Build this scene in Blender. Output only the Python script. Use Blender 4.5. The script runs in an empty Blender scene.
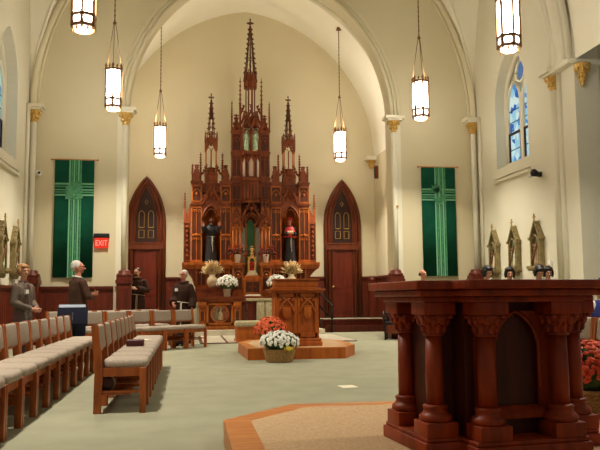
import bpy, bmesh, math, random
from mathutils import Vector, Matrix, Quaternion
random.seed(7)
PI = math.pi
S = bpy.context.scene
COL = S.collection

# ------------------------------------------------------------------ camera, light, exposure
cam_d = bpy.data.cameras.new('camera'); cam = bpy.data.objects.new('camera', cam_d); COL.objects.link(cam)
YAW, PITCH, ROLL = 0.1538054, 0.0996249, -0.0080257
_f = Vector((math.sin(YAW)*math.cos(PITCH), math.cos(YAW)*math.cos(PITCH), math.sin(PITCH)))
_r0 = Vector((math.cos(YAW), -math.sin(YAW), 0)); _u0 = _r0.cross(_f)
_r = math.cos(ROLL)*_r0 + math.sin(ROLL)*_u0
_u = -math.sin(ROLL)*_r0 + math.cos(ROLL)*_u0
M4 = Matrix(((_r.x, _u.x, -_f.x, -1.92753), (_r.y, _u.y, -_f.y, 0.0), (_r.z, _u.z, -_f.z, 1.08019), (0, 0, 0, 1)))
cam.matrix_world = M4
cam_d.sensor_width = 36.0; cam_d.lens = 726.1885/600*36.0; cam_d.clip_start = .05; cam_d.clip_end = 200
S.camera = cam

world = bpy.data.worlds.new('world'); S.world = world; world.use_nodes = True
world.node_tree.nodes['Background'].inputs[0].default_value = (1.0, .93, .80, 1)
world.node_tree.nodes['Background'].inputs[1].default_value = 0.14
LANTERN_GLOW = 38.0
S.view_settings.view_transform = 'Standard'; S.view_settings.look = 'None'
S.view_settings.exposure = 0.1; S.view_settings.gamma = 1.0
S.view_settings.use_curve_mapping = False

def lamp(name, loc, energy, color, radius=.2):
    d = bpy.data.lights.new(name, 'POINT'); d.energy = energy; d.color = color; d.shadow_soft_size = radius
    o = bpy.data.objects.new(name, d); COL.objects.link(o); o.location = loc
    return o
# the chandeliers that hang in the nave behind the camera
for yy in (6.68, -4.0):
    for xx in (-3.6, 3.6):
        lamp('nave_lamp', (xx, yy, 5.8), 25 if yy > 0 else 20, (1, .92, .78), .25)
# the downward bulbs of every chandelier, in its open bottom
def downlight(x, y, z, energy, up=False):
    d = bpy.data.lights.new('lantern_bulb', 'AREA'); d.shape = 'DISK'; d.size = .26; d.energy = energy; d.color = (1, .92, .78)
    o = bpy.data.objects.new('lantern_bulb', d); COL.objects.link(o); o.location = (x, y, z)
    d.spread = math.radians(170 if up else 118)
    if up: o.rotation_euler = (PI, 0, 0)
DOWN_W = 110
for sx in (-1, 1):
    for (x, y) in ((3.6, 6.68), (3.6, 11.62), (3.62, 16.56), (2.78, 22.0)): downlight(sx*x, y, 5.27, DOWN_W); downlight(sx*x, y, 6.4, 26 if y > 20 else 8, True)

# ------------------------------------------------------------------ materials
def lin(c):
    c /= 255.0
    return c/12.92 if c <= .04045 else ((c+.055)/1.055)**2.4
def rgb(r, g, b): return (lin(r), lin(g), lin(b), 1.0)
MATS = {}
def mat(name, col, rough=.6, col2=None, scale=(6, 6, 6), detail=4, bump=0, bscale=60, metal=0, coat=0, emit=0, spec=.35):
    m = bpy.data.materials.new(name); m.use_nodes = True; nt = m.node_tree; b = nt.nodes['Principled BSDF']
    b.inputs['Base Color'].default_value = col; b.inputs['Roughness'].default_value = rough
    b.inputs['Metallic'].default_value = metal; b.inputs['Coat Weight'].default_value = coat
    b.inputs['Specular IOR Level'].default_value = spec
    tc = nt.nodes.new('ShaderNodeTexCoord')
    if col2 is not None:
        mp = nt.nodes.new('ShaderNodeMapping'); mp.inputs['Scale'].default_value = scale
        no = nt.nodes.new('ShaderNodeTexNoise'); no.inputs['Scale'].default_value = 1.0; no.inputs['Detail'].default_value = detail
        ra = nt.nodes.new('ShaderNodeValToRGB'); ra.color_ramp.elements[0].position = .32; ra.color_ramp.elements[1].position = .68
        ra.color_ramp.elements[0].color = col; ra.color_ramp.elements[1].color = col2
        nt.links.new(tc.outputs['Object'], mp.inputs['Vector']); nt.links.new(mp.outputs['Vector'], no.inputs['Vector'])
        nt.links.new(no.outputs['Fac'], ra.inputs['Fac']); nt.links.new(ra.outputs['Color'], b.inputs['Base Color'])
    if bump:
        n2 = nt.nodes.new('ShaderNodeTexNoise'); n2.inputs['Scale'].default_value = bscale; n2.inputs['Detail'].default_value = 3
        bp = nt.nodes.new('ShaderNodeBump'); bp.inputs['Strength'].default_value = bump; bp.inputs['Distance'].default_value = .02
        nt.links.new(tc.outputs['Object'], n2.inputs['Vector']); nt.links.new(n2.outputs['Fac'], bp.inputs['Height'])
        nt.links.new(bp.outputs['Normal'], b.inputs['Normal'])
    if emit:
        b.inputs['Emission Color'].default_value = col; b.inputs['Emission Strength'].default_value = emit
    MATS[name] = m
    return m
PLASTER = mat('cream_plaster', rgb(216, 205, 172), .85, rgb(210, 198, 163), (.5, .5, .5))
PLASTER3 = mat('moulding_plaster', rgb(222, 212, 180), .85, rgb(216, 205, 172), (.5, .5, .5))
PLASTER2 = mat('white_plaster', rgb(228, 222, 200), .8, rgb(222, 215, 190), (.6, .6, .6))
VAULT = mat('vault_plaster', rgb(246, 240, 220), .85, rgb(240, 233, 210), (.5, .5, .5))
CARPET = mat('green_grey_carpet', rgb(160, 158, 134), .95, rgb(150, 149, 126), (2.5, 2.5, 2), 8, .25, 220, spec=.1)
CARPET2 = mat('beige_carpet', rgb(212, 180, 142), .95, rgb(188, 156, 120), (60, 60, 60), 3, .3, 200, spec=.1)
MARBLE = mat('cream_marble', rgb(215, 208, 188), .35, rgb(196, 186, 160), (3, 3, 3))
OAK = mat('orange_oak', rgb(208, 138, 74), .4, rgb(180, 106, 48), (4, 22, 22), 5)
CHAIRWOOD = mat('chair_wood', rgb(176, 96, 42), .4, rgb(142, 70, 27), (18, 18, 4), 4)
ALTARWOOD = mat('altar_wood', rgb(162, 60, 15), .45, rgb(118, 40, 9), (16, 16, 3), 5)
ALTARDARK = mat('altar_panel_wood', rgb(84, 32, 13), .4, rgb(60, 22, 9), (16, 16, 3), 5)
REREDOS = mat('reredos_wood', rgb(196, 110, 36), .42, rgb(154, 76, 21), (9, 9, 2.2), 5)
REREDOS_D = mat('reredos_dark_wood_and_shade', rgb(94, 43, 18), .5, rgb(70, 31, 12), (9, 9, 3), 4)  # dark wood, also the painted shade in the panel recesses
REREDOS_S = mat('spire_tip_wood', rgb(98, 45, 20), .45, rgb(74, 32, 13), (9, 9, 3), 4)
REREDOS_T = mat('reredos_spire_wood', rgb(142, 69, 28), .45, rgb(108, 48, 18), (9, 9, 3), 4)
AMBOWOOD = mat('ambo_wood', rgb(188, 100, 31), .4, rgb(154, 74, 21), (12, 12, 2), 5)
WAINSCOT = mat('wainscot_wood', rgb(110, 43, 23), .45, rgb(83, 30, 15), (14, 14, 1.5), 4)
DOORWOOD = mat('door_wood', rgb(114, 40, 20), .42, rgb(84, 27, 13), (12, 12, 1.5), 4)
CASEWOOD = mat('casing_wood', rgb(114, 52, 23), .42, rgb(86, 36, 15), (12, 12, 1.5), 4)
DARKDOOR = mat('transom_wood', rgb(46, 20, 13), .5)
FABRIC = mat('taupe_fabric', rgb(174, 160, 145), .95, rgb(158, 144, 129), (40, 40, 40), 3, .2, 300, spec=.1)
GOLD = mat('gilt', rgb(228, 190, 108), .4, rgb(192, 148, 70), (30, 30, 30), metal=.25)
GOLDPAINT = mat('gold_paint', rgb(190, 150, 80), .5)
BRONZE = mat('lantern_metal', rgb(120, 84, 50), .45, metal=.6)
BLACK = mat('black_plastic', rgb(22, 21, 22), .5)
IRON = mat('dark_iron', rgb(38, 34, 32), .45, metal=.5)
WHITE = mat('white_plastic', rgb(225, 222, 212), .5)
BLUEPAPER = mat('bluish_paper', rgb(178, 190, 206), .8)
PAPER = mat('paper', rgb(236, 228, 204), .8)
GREEN = mat('green_cloth', rgb(14, 76, 55), .9, rgb(10, 64, 46), (3, 3, 3), bump=.1, bscale=200, spec=.15)
LIGHTGREEN = mat('light_green_cloth', rgb(112, 172, 130), .9, spec=.15)
EMBLEM = mat('emblem_cloth', rgb(92, 152, 112), .9, rgb(66, 124, 90), (18, 18, 18), spec=.15)
MIDGREEN = mat('mid_green_cloth', rgb(60, 124, 88), .9, rgb(84, 148, 108), (14, 14, 14), spec=.15)
STONEP = mat('station_stone', rgb(158, 142, 98), .6, rgb(128, 110, 70), (9, 9, 9))
STATIONBACK = mat('station_recess', rgb(112, 116, 96), .7, rgb(130, 120, 90), (9, 9, 9))
SKIN = mat('skin', rgb(206, 150, 122), .55)
SKIN2 = mat('skin_ruddy', rgb(198, 132, 106), .55)
HABIT = mat('brown_habit', rgb(62, 40, 32), .95, rgb(50, 32, 26), (6, 6, 3), spec=.15)
CORD = mat('white_cord', rgb(196, 186, 164), .8)
GREYHAIR = mat('white_hair', rgb(214, 208, 200), .7, rgb(180, 172, 162), (40, 40, 40))
DARKHAIR = mat('dark_hair', rgb(30, 22, 20), .5)
FAIRHAIR = mat('fair_hair', rgb(176, 128, 82), .6, rgb(140, 96, 58), (40, 40, 40))
TWEED = mat('grey_tweed', rgb(112, 98, 86), .95, rgb(88, 77, 69), (60, 60, 60), spec=.1)
BROWNSUEDE = mat('brown_jacket', rgb(74, 45, 27), .75, rgb(58, 35, 21), (10, 10, 10))
NAVY = mat('navy_cloth', rgb(30, 31, 44), .9, spec=.1)
PLUM = mat('plum_cloth', rgb(98, 70, 66), .9)
BLUE = mat('blue_cloth', rgb(52, 58, 128), .85)
BLACKCLOTH = mat('black_cloth', rgb(34, 29, 34), .9)
SHOE = mat('shoe_leather', rgb(26, 20, 18), .4)
EYE = mat('eye', rgb(40, 28, 24), .3)
LIPS = mat('lips', rgb(160, 84, 76), .5)
STATUEBLACK = mat('statue_habit', rgb(34, 30, 32), .55, rgb(26, 22, 24), (6, 6, 3))
STATUERED = mat('statue_red', rgb(176, 34, 30), .5)
STATUEGREEN = mat('statue_green', rgb(150, 198, 152), .55, rgb(216, 222, 196), (12, 12, 12))
IVORY = mat('ivory_paint', rgb(226, 214, 184), .5)
SILVER = mat('pale_marble', rgb(228, 210, 194), .3, rgb(206, 182, 164), (8, 8, 2))
GREYGREEN = mat('grey_marble', rgb(172, 176, 160), .4, rgb(152, 158, 144), (5, 5, 2))
NICHEGREEN = mat('niche_green', rgb(72, 128, 82), .55, rgb(58, 112, 72), (6, 6, 2))
PETALW = mat('white_petals', rgb(238, 236, 224), .7)
PETALO = mat('orange_petals', rgb(234, 116, 68), .7, rgb(212, 82, 46), (20, 20, 20))
PETALR = mat('red_petals', rgb(164, 32, 26), .7)
PETALC = mat('coral_petals', rgb(230, 104, 62), .7, rgb(200, 54, 34), (20, 20, 20))
PETALO_D = mat('relief_red', rgb(140, 66, 44), .6)
PETALY = mat('yellow_petals', rgb(224, 196, 60), .7)
LEAF = mat('leaf_green', rgb(66, 92, 40), .7, rgb(44, 66, 28), (20, 20, 20))
WHEAT = mat('dry_wheat', rgb(228, 202, 150), .8, rgb(202, 172, 116), (30, 30, 30))
WICKER = mat('wicker', rgb(190, 150, 94), .7, rgb(142, 104, 58), (60, 60, 60), bump=.4, bscale=120)
POTWHITE = mat('pot_foil', rgb(200, 190, 170), .5)
POTGREY = mat('pot_grey', rgb(190, 170, 136), .6)
BROCADE = mat('brocade', rgb(206, 194, 158), .8, rgb(168, 152, 116), (60, 60, 20), 2)
MAROON = mat('maroon_book', rgb(72, 26, 30), .6)
RELIEF = mat('relief_paint', rgb(150, 110, 70), .6, rgb(120, 70, 56), (16, 16, 16))
RELIEF2 = mat('relief_paint_pale', rgb(196, 180, 140), .6, rgb(160, 120, 90), (18, 18, 18))

def glow(name, col, strength):
    m = bpy.data.materials.new(name); m.use_nodes = True; nt = m.node_tree
    for n in list(nt.nodes): nt.nodes.remove(n)
    o = nt.nodes.new('ShaderNodeOutputMaterial'); e = nt.nodes.new('ShaderNodeEmission')
    e.inputs[0].default_value = col; e.inputs[1].default_value = strength
    nt.links.new(e.outputs[0], o.inputs[0]); return m
LANTERN = glow('lantern_glass', (1.0, .91, .80, 1), LANTERN_GLOW)
LANTERNB = glow('lantern_lower_glass', (1.0, .80, .66, 1), LANTERN_GLOW*.16)
EXITRED = glow('exit_red', (1.0, .05, .02, 1), .8)
EXITLET = glow('exit_letters', (1.0, .30, .22, 1), 1.3)
def stained():
    m = bpy.data.materials.new('stained_glass'); m.use_nodes = True; nt = m.node_tree
    for n in list(nt.nodes): nt.nodes.remove(n)
    o = nt.nodes.new('ShaderNodeOutputMaterial'); e = nt.nodes.new('ShaderNodeEmission')
    tc = nt.nodes.new('ShaderNodeTexCoord'); v = nt.nodes.new('ShaderNodeTexVoronoi'); v.inputs['Scale'].default_value = 6
    ra = nt.nodes.new('ShaderNodeValToRGB'); cr = ra.color_ramp; cr.interpolation = 'CONSTANT'
    cr.elements[0].position = 0; cr.elements[0].color = rgb(150, 196, 214)
    cr.elements[1].position = .3; cr.elements[1].color = rgb(196, 222, 224)
    for p, c in ((.5, rgb(84, 140, 196)), (.62, rgb(170, 206, 216)), (.8, rgb(58, 98, 170)), (.88, rgb(206, 222, 214))):
        q = cr.elements.new(p); q.color = c
    sep = nt.nodes.new('ShaderNodeSeparateColor')
    nt.links.new(tc.outputs['Object'], v.inputs['Vector']); nt.links.new(v.outputs['Color'], sep.inputs[0])
    nt.links.new(sep.outputs[0], ra.inputs['Fac']); nt.links.new(ra.outputs['Color'], e.inputs[0]); nt.links.new(e.outputs[0], o.inputs[0])
    e.inputs[1].default_value = .95
    return m
STAINED = stained()
STAINEDB = glow('stained_glass_blue', rgb(96, 124, 164), .8)

# ------------------------------------------------------------------ mesh helpers
class MB:
    def __init__(s): s.v = []; s.f = []; s.sm = []; s.mi = []; s.M = None; s.m = 0
    def add(s, vs, fs, smooth=False):
        o = len(s.v)
        s.v += [(s.M @ Vector(p)) if s.M else Vector(p) for p in vs]
        for f in fs: s.f.append(tuple(i+o for i in f)); s.sm.append(smooth); s.mi.append(s.m)
        return s
    def box(s, x0, x1, y0, y1, z0, z1):
        return s.add([(x0,y0,z0),(x1,y0,z0),(x1,y1,z0),(x0,y1,z0),(x0,y0,z1),(x1,y0,z1),(x1,y1,z1),(x0,y1,z1)],
              [(0,3,2,1),(4,5,6,7),(0,1,5,4),(1,2,6,5),(2,3,7,6),(3,0,4,7)])
    def bar(s, p, q, w, h=None):
        h = h or w; p = Vector(p); q = Vector(q); d = (q-p).normalized()
        up = Vector((0,0,1)) if abs(d.z) < .95 else Vector((0,1,0))
        a = d.cross(up).normalized()*w/2; b = a.cross(d).normalized()*h/2
        vs = [p-a-b, p+a-b, p+a+b, p-a+b, q-a-b, q+a-b, q+a+b, q-a+b]
        return s.add(vs, [(0,3,2,1),(4,5,6,7),(0,1,5,4),(1,2,6,5),(2,3,7,6),(3,0,4,7)])
    def cone(s, p, q, r0, r1, n=12, sm=True):
        return s.tube([p, q], [r0, r1], n, sm)
    def tube(s, pts, r, n=8, sm=True, closed=False):
        pts = [Vector(p) for p in pts]; k = len(pts)
        rs = r if isinstance(r, (list, tuple)) else [r]*k
        vs = []; prev = None
        for i, p in enumerate(pts):
            if closed: d = pts[(i+1) % k]-pts[i-1]
            else: d = pts[min(i+1, k-1)]-pts[max(i-1, 0)]
            d.normalize()
            if prev is None:
                ref = Vector((0,0,1)) if abs(d.z) < .9 else Vector((1,0,0))
                a = d.cross(ref).normalized()
            else:
                a = prev - d*prev.dot(d)
                a = a.normalized() if a.length > 1e-6 else d.orthogonal().normalized()
            prev = a; b = d.cross(a)
            for j in range(n):
                t = 2*PI*j/n + (PI/4 if n == 4 else 0)
                vs.append(p + (a*math.cos(t)+b*math.sin(t))*rs[i])
        fs = []
        for i in range(k if closed else k-1):
            for j in range(n):
                i2 = (i+1) % k
                fs.append((i*n+j, i*n+(j+1) % n, i2*n+(j+1) % n, i2*n+j))
        if not closed:
            fs.append(tuple(range(n))[::-1]); fs.append(tuple((k-1)*n+j for j in range(n)))
        return s.add(vs, fs, sm)
    def lathe(s, prof, c=(0,0,0), n=20, sm=True, sx=1, sy=1):
        vs = []; fs = []
        for (r, z) in prof:
            for j in range(n):
                t = 2*PI*j/n + (PI/n if n <= 8 else 0)
                vs.append((c[0]+r*sx*math.cos(t), c[1]+r*sy*math.sin(t), c[2]+z))
        k = len(prof)
        for i in range(k-1):
            for j in range(n): fs.append((i*n+j, i*n+(j+1) % n, (i+1)*n+(j+1) % n, (i+1)*n+j))
        fs.append(tuple(range(n))[::-1]); fs.append(tuple((k-1)*n+j for j in range(n)))
        return s.add(vs, fs, sm)
    def loft(s, rings, n=16, sm=True):   # rings: (x,y,z,rx,ry)
        vs = []; fs = []
        for (x, y, z, rx, ry) in rings:
            for j in range(n):
                t = 2*PI*j/n; vs.append((x+rx*math.cos(t), y+ry*math.sin(t), z))
        k = len(rings)
        for i in range(k-1):
            for j in range(n): fs.append((i*n+j, i*n+(j+1) % n, (i+1)*n+(j+1) % n, (i+1)*n+j))
        fs.append(tuple(range(n))[::-1]); fs.append(tuple((k-1)*n+j for j in range(n)))
        return s.add(vs, fs, sm)
    def ell(s, c, rx, ry=None, rz=None, n=12, m=8, sm=True):
        ry = rx if ry is None else ry; rz = rx if rz is None else rz
        vs = [(c[0], c[1], c[2]-rz)]; fs = []
        for i in range(1, m):
            a = -PI/2+PI*i/m
            for j in range(n):
                t = 2*PI*j/n; vs.append((c[0]+rx*math.cos(a)*math.cos(t), c[1]+ry*math.cos(a)*math.sin(t), c[2]+rz*math.sin(a)))
        vs.append((c[0], c[1], c[2]+rz)); T = len(vs)-1
        for j in range(n):
            fs.append((0, 1+(j+1) % n, 1+j)); fs.append((T, T-n+j, T-n+(j+1) % n))
        for i in range(m-2):
            for j in range(n): fs.append((1+i*n+j, 1+i*n+(j+1) % n, 1+(i+1)*n+(j+1) % n, 1+(i+1)*n+j))
        return s.add(vs, fs, sm)
    def cap(s, p, q, r0, r1, n=12):      # tapered capsule
        s.tube([p, q], [r0, r1], n); s.ell(p, r0, n=n); s.ell(q, r1, n=n); return s
    def prism(s, poly, z0, z1):          # polygon in XY (counter-clockwise)
        n = len(poly)
        vs = [(x, y, z0) for x, y in poly]+[(x, y, z1) for x, y in poly]
        return s.add(vs, [tuple(range(n))[::-1], tuple(range(n, 2*n))]+[(i, (i+1) % n, n+(i+1) % n, n+i) for i in range(n)])
    def slab(s, poly, y0, y1):           # polygon in XZ extruded along Y
        n = len(poly)
        vs = [(x, y0, z) for x, z in poly]+[(x, y1, z) for x, z in poly]
        return s.add(vs, [tuple(range(n)), tuple(range(n, 2*n))[::-1]]+[(i, n+i, n+(i+1) % n, (i+1) % n) for i in range(n)])
    def octa(s, c, rx, rz):
        x, y, z = c
        return s.add([(x-rx,y,z),(x,y-rx,z),(x+rx,y,z),(x,y+rx,z),(x,y,z-rz),(x,y,z+rz)],
                     [(0,1,5),(1,2,5),(2,3,5),(3,0,5),(1,0,4),(2,1,4),(3,2,4),(0,3,4)])
    def build(s, name, m, parent=None, bevel=0, seg=2, fix=True):
        me = bpy.data.meshes.new(name)
        me.from_pydata([tuple(p) for p in s.v], [], s.f)
        me.polygons.foreach_set('use_smooth', s.sm)
        ms = m if isinstance(m, (list, tuple)) else [m]
        for x in ms: me.materials.append(x)
        if len(ms) > 1: me.polygons.foreach_set('material_index', s.mi)
        if fix or bevel:
            bm = bmesh.new(); bm.from_mesh(me)
            bmesh.ops.recalc_face_normals(bm, faces=bm.faces)
            if bevel: bmesh.ops.bevel(bm, geom=bm.edges[:], offset=bevel, segments=seg, affect='EDGES', profile=.5)
            bm.to_mesh(me); bm.free()
            if bevel and seg > 1:
                me.polygons.foreach_set('use_smooth', [True]*len(me.polygons))
        me.update()
        o = bpy.data.objects.new(name, me); COL.objects.link(o)
        if parent: o.parent = parent
        return o
def tag(o, label, cat, group=None, kind=None):
    o['label'] = label; o['category'] = cat
    if group: o['group'] = group
    if kind: o['kind'] = kind
    return o
def thing(name, label, cat, loc=(0,0,0), rz=0, group=None):
    o = bpy.data.objects.new(name, None); COL.objects.link(o); o.empty_display_size = .1
    o.location = loc; o.rotation_euler = (0, 0, rz)
    return tag(o, label, cat, group)
def struct(o): o['kind'] = 'structure'; return o
def dup(root, loc, rz, label, group=None):
    r = root.copy(); COL.objects.link(r); r.location = loc; r.rotation_euler = (0, 0, rz); r['label'] = label
    if group: r['group'] = group
    for ch in list(root.children):
        c = ch.copy(); COL.objects.link(c); c.parent = r
        for g in list(ch.children):
            d = g.copy(); COL.objects.link(d); d.parent = c
    return r
def gothic(hw, zs, a, n=14, cx=0):
    """points of a pointed arch from the left springing over the apex to the right springing"""
    R = hw+a; th = math.acos(a/R); L = []
    for i in range(n+1):
        t = th*i/n; L.append((cx+a-R*math.cos(t), zs+R*math.sin(t)))
    return L+[(2*cx-x, z) for x, z in reversed(L[:-1])]
def gz(x, hw, zs, a):
    x = abs(x)
    if x >= hw: return zs
    return zs+math.sqrt(max(0, (hw+a)**2-(x+a)**2))
ORD = 'first second third fourth fifth sixth seventh eighth ninth tenth eleventh twelfth thirteenth'.split()

# ------------------------------------------------------------------ the room
NW, EY, CY, CH = 5.87, 18.64, 24.25, 4.45       # nave half width, end wall, chancel wall, chancel half width
AH, ZS, AA = 3.45, 5.89, .68                     # chancel arch
NA = .6                                          # nave vault profile
b = MB(); b.box(-13, 13, -8, 25, -.2, 0); struct(b.build('floor', CARPET))

def strip(mb, ss, lo, hi, d0, d1, axis='x'):
    """wall made of vertical strips along x (or y), between lo(s) and hi(s), thickness d0..d1"""
    P = (lambda s, d, z: (s, d, z)) if axis == 'x' else (lambda s, d, z: (d, s, z))
    vs = []; fs = []
    for s_ in ss:
        l, h = lo(s_), hi(s_)
        vs += [P(s_, d0, l), P(s_, d1, l), P(s_, d1, h), P(s_, d0, h)]
    for i in range(len(ss)-1):
        o = 4*i
        fs += [(o, o+4, o+7, o+3), (o+1, o+2, o+6, o+5), (o, o+1, o+5, o+4), (o+3, o+7, o+6, o+2)]
    n = len(vs); fs += [(0, 3, 2, 1), (n-4, n-3, n-2, n-1)]
    mb.add(vs, fs)
def lins(a, b_, n): return [a+(b_-a)*i/n for i in range(n+1)]

# end wall of the nave with the chancel arch
b = MB()
strip(b, lins(-NW-.45, -AH, 6), lambda x: 0, lambda x: 13.2, EY, EY+.5)
strip(b, [AH*math.sin(PI/2*t) for t in lins(-1, 1, 44)], lambda x: gz(x, AH, ZS, AA), lambda x: 13.2, EY, EY+.5)
strip(b, lins(AH, NW+.45, 6), lambda x: 0, lambda x: 13.2, EY, EY+.5)
struct(b.build('wall_end', PLASTER))
# chancel
b = MB(); b.box(-CH-.3, CH+.3, CY, CY+.3, 0, 12); struct(b.build('wall_chancel', PLASTER))
for sx, nm in ((-1, 'left'), (1, 'right')):
    b = MB(); x0, x1 = sorted((sx*CH, sx*(CH+.3))); b.box(x0, x1, EY+.5, CY, 0, 6.2); struct(b.build('wall_chancel_'+nm, PLASTER))
def vault_sheet(name, xs, ys, zf, m, lift=.12):
    vs = []; fs = []
    nx, ny = len(xs), len(ys)
    for y in ys:
        for x in xs: vs.append((x, y, zf(x, y)))
    for y in ys:
        for x in xs: vs.append((x, y, zf(x, y)+lift))
    N = nx*ny
    for j in range(ny-1):
        for i in range(nx-1):
            a = j*nx+i; fs.append((a, a+nx, a+nx+1, a+1)); fs.append((N+a, N+a+1, N+a+nx+1, N+a+nx))
    for i in range(nx-1):
        fs.append((i, i+1, N+i+1, N+i)); a = (ny-1)*nx+i; fs.append((a, N+a, N+a+1, a+1))
    for j in range(ny-1):
        a = j*nx; fs.append((a, N+a, N+a+nx, a+nx)); a = j*nx+nx-1; fs.append((a, a+nx, N+a+nx, N+a))
    mb = MB(); mb.add(vs, fs, True); return mb.build(name, m)
def angle_smooth(o, deg=20):
    me = o.data
    try: me.set_sharp_from_angle(angle=math.radians(deg))
    except Exception: pass
sins = lambda h, n: [h*math.sin(PI/2*t) for t in lins(-1, 1, n)]
CA = .62
o = vault_sheet('ceiling_chancel', sins(CH, 48), lins(EY+.45, CY+.1, 6), lambda x, y: gz(x, CH, ZS, CA), VAULT); struct(o); angle_smooth(o, 30)
B0, B1 = 14.2, EY
bc, bh = (B0+B1)/2, (B1-B0)/2
APEX = gz(0, NW, ZS, NA)-ZS
BA = (APEX**2-bh**2)/(2*bh)
ys_bay = [bc+v for v in sins(bh, 60)]
o = vault_sheet('ceiling_bay', sins(NW, 90), ys_bay, lambda x, y: max(gz(x, NW, ZS, NA), gz(y-bc, bh, ZS, BA)), VAULT); struct(o); angle_smooth(o, 16)
o = vault_sheet('ceiling_nave', sins(NW, 48), lins(-8, 13.4, 4), lambda x, y: gz(x, NW, ZS, NA), VAULT); struct(o); angle_smooth(o, 30)

# side walls with the window recess
WY, WH, WS, WSP, WA = 16.45, .88, 4.3, 5.92, .42
for sx, nm in ((-1, 'left'), (1, 'right')):
    b = MB(); d0, d1 = sorted((sx*NW, sx*(NW+.5)))
    strip(b, lins(13.45, WY-WH, 3), lambda s: 0, lambda s: 12.6, d0, d1, 'y')
    strip(b, lins(WY-WH, WY+WH, 4), lambda s: 0, lambda s: WS, d0, d1, 'y')
    strip(b, [WY+v for v in sins(WH, 20)], lambda s: gz(s-WY, WH, WSP, WA), lambda s: 12.6, d0, d1, 'y')
    strip(b, lins(WY+WH, EY, 3), lambda s: 0, lambda s: 12.6, d0, d1, 'y')
    struct(b.build('wall_'+nm, PLASTER2))
    # crossing wall over the wide transept arch, and the transept's far wall
    b = MB(); d0, d1 = sorted((sx*(NW-.01), sx*(NW+.5)))
    strip(b, [8.9+v for v in sins(4.55, 30)], lambda s: gz(s-8.9, 4.55, ZS, 1.2), lambda s: 12.8, d0, d1, 'y')
    struct(b.build('wall_crossing_'+nm, PLASTER2))
    b = MB(); d0, d1 = sorted((sx*(NW-.02), sx*(NW+.52))); b.box(d0, d1, 13.43, 14.22, 0, 12.4); struct(b.build('wall_pier_'+nm, PLASTER2))
    b = MB(); d0, d1 = sorted((sx*(NW+.52), sx*13)); b.box(d0, d1, 13.75, 14.1, 0, 9); struct(b.build('wall_transept_'+nm, PLASTER))

# colonnettes, capitals, ribs and arch mouldings
def rail_path(hw, a, y, zs=ZS, n=22): return [(x, y, z) for x, z in gothic(hw, zs, a, n)]
trim_no = [0]
def trim(b, m, bevel=0):
    trim_no[0] += 1; return struct(b.build('trim_%d' % trim_no[0], m, bevel=bevel))
b = MB()
for hw, y, r in ((AH+.03, EY-.015, .05), (AH+.13, EY-.005, .035), (AH+.23, EY-.01, .045)): b.tube(rail_path(hw, AA, y), r, 8)
trim(b, PLASTER3)
b = MB()
for hw, y, r in ((NW-.09, EY-.09, .085), (NW-.19, EY-.02, .04)): b.tube(rail_path(hw, NA, y), r, 8)
trim(b, PLASTER3)
b = MB()
for hw, y, r in ((NW-.03, 14.27, .09), (NW-.07, 14.1, .06), (NW-.13, 13.98, .07), (NW-.13, 13.62, .07)): b.tube(rail_path(hw, NA, y), r, 8)
trim(b, PLASTER2)
b = MB()   # broad transverse arch on the piers
P_ = gothic(NW-.02, ZS, NA, 20); Q_ = gothic(NW-.16, ZS, NA, 20)
vs = []; fs = []
for (x, z), (x2, z2) in zip(P_, Q_): vs += [(x, 13.45, z), (x2, 13.6, z2), (x2, 14.05, z2), (x, 14.2, z)]
for i in range(len(P_)-1):
    for k in range(4): fs.append((4*i+k, 4*i+(k+1) % 4, 4*i+4+(k+1) % 4, 4*i+4+k))
b.add(vs, fs, True); trim(b, PLASTER2)
b = MB()   # diagonal ribs on the groins
for sx in (-1, 1):
    for sy in (-1, 1):
        pts = []
        for t in lins(0, .985, 30):
            z = ZS+APEX*math.sin(PI/2*t)
            # position on each profile at the height z
            xx = math.sqrt(max(0, (NW+NA)**2-(z-ZS)**2))-NA; yy = math.sqrt(max(0, (bh+BA)**2-(z-ZS)**2))-BA
            pts.append((sx*xx, bc+sy*yy, z-.03))
        b.tube(pts, .045, 6)
trim(b, VAULT)
b = MB()
for y in (21.4,): b.tube(rail_path(CH-.04, CA, y), .09, 8)
trim(b, PLASTER2)

def capital(b, x, y, z0=5.47, z1=5.77, r=.075, R=.17):
    b.lathe([(r, z0), (r+.025, z0+.02), (r+.01, z0+.05), (r+.015, z0+.1), (r+.05, z0+.2), (R, z1-.03), (R, z1)], (x, y, 0), 12)
    for ring, (zz, rr, n) in enumerate(((z0+.12, r+.03, 8), (z0+.24, r+.085, 8))):
        for k in range(n):
            t = 2*PI*(k+.5*ring)/n; b.ell((x+rr*math.cos(t), y+rr*math.sin(t), zz), .032, .032, .05, 6, 4)
def colonnette(x, y, r=.07, z0=1.4):
    b = MB(); b.cone((x, y, z0), (x, y, 5.5), r, r, 14); trim(b, PLASTER2)
    b = MB(); capital(b, x, y, r=r); trim(b, GOLD)
    b = MB()
    for (h, z0_, z1_) in ((.2, 5.77, 5.82), (.26, 5.82, 5.9)): b.box(x-h, x+h, y-h*.8, y+h*.8, z0_, z1_)
    trim(b, PLASTER2)
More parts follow.
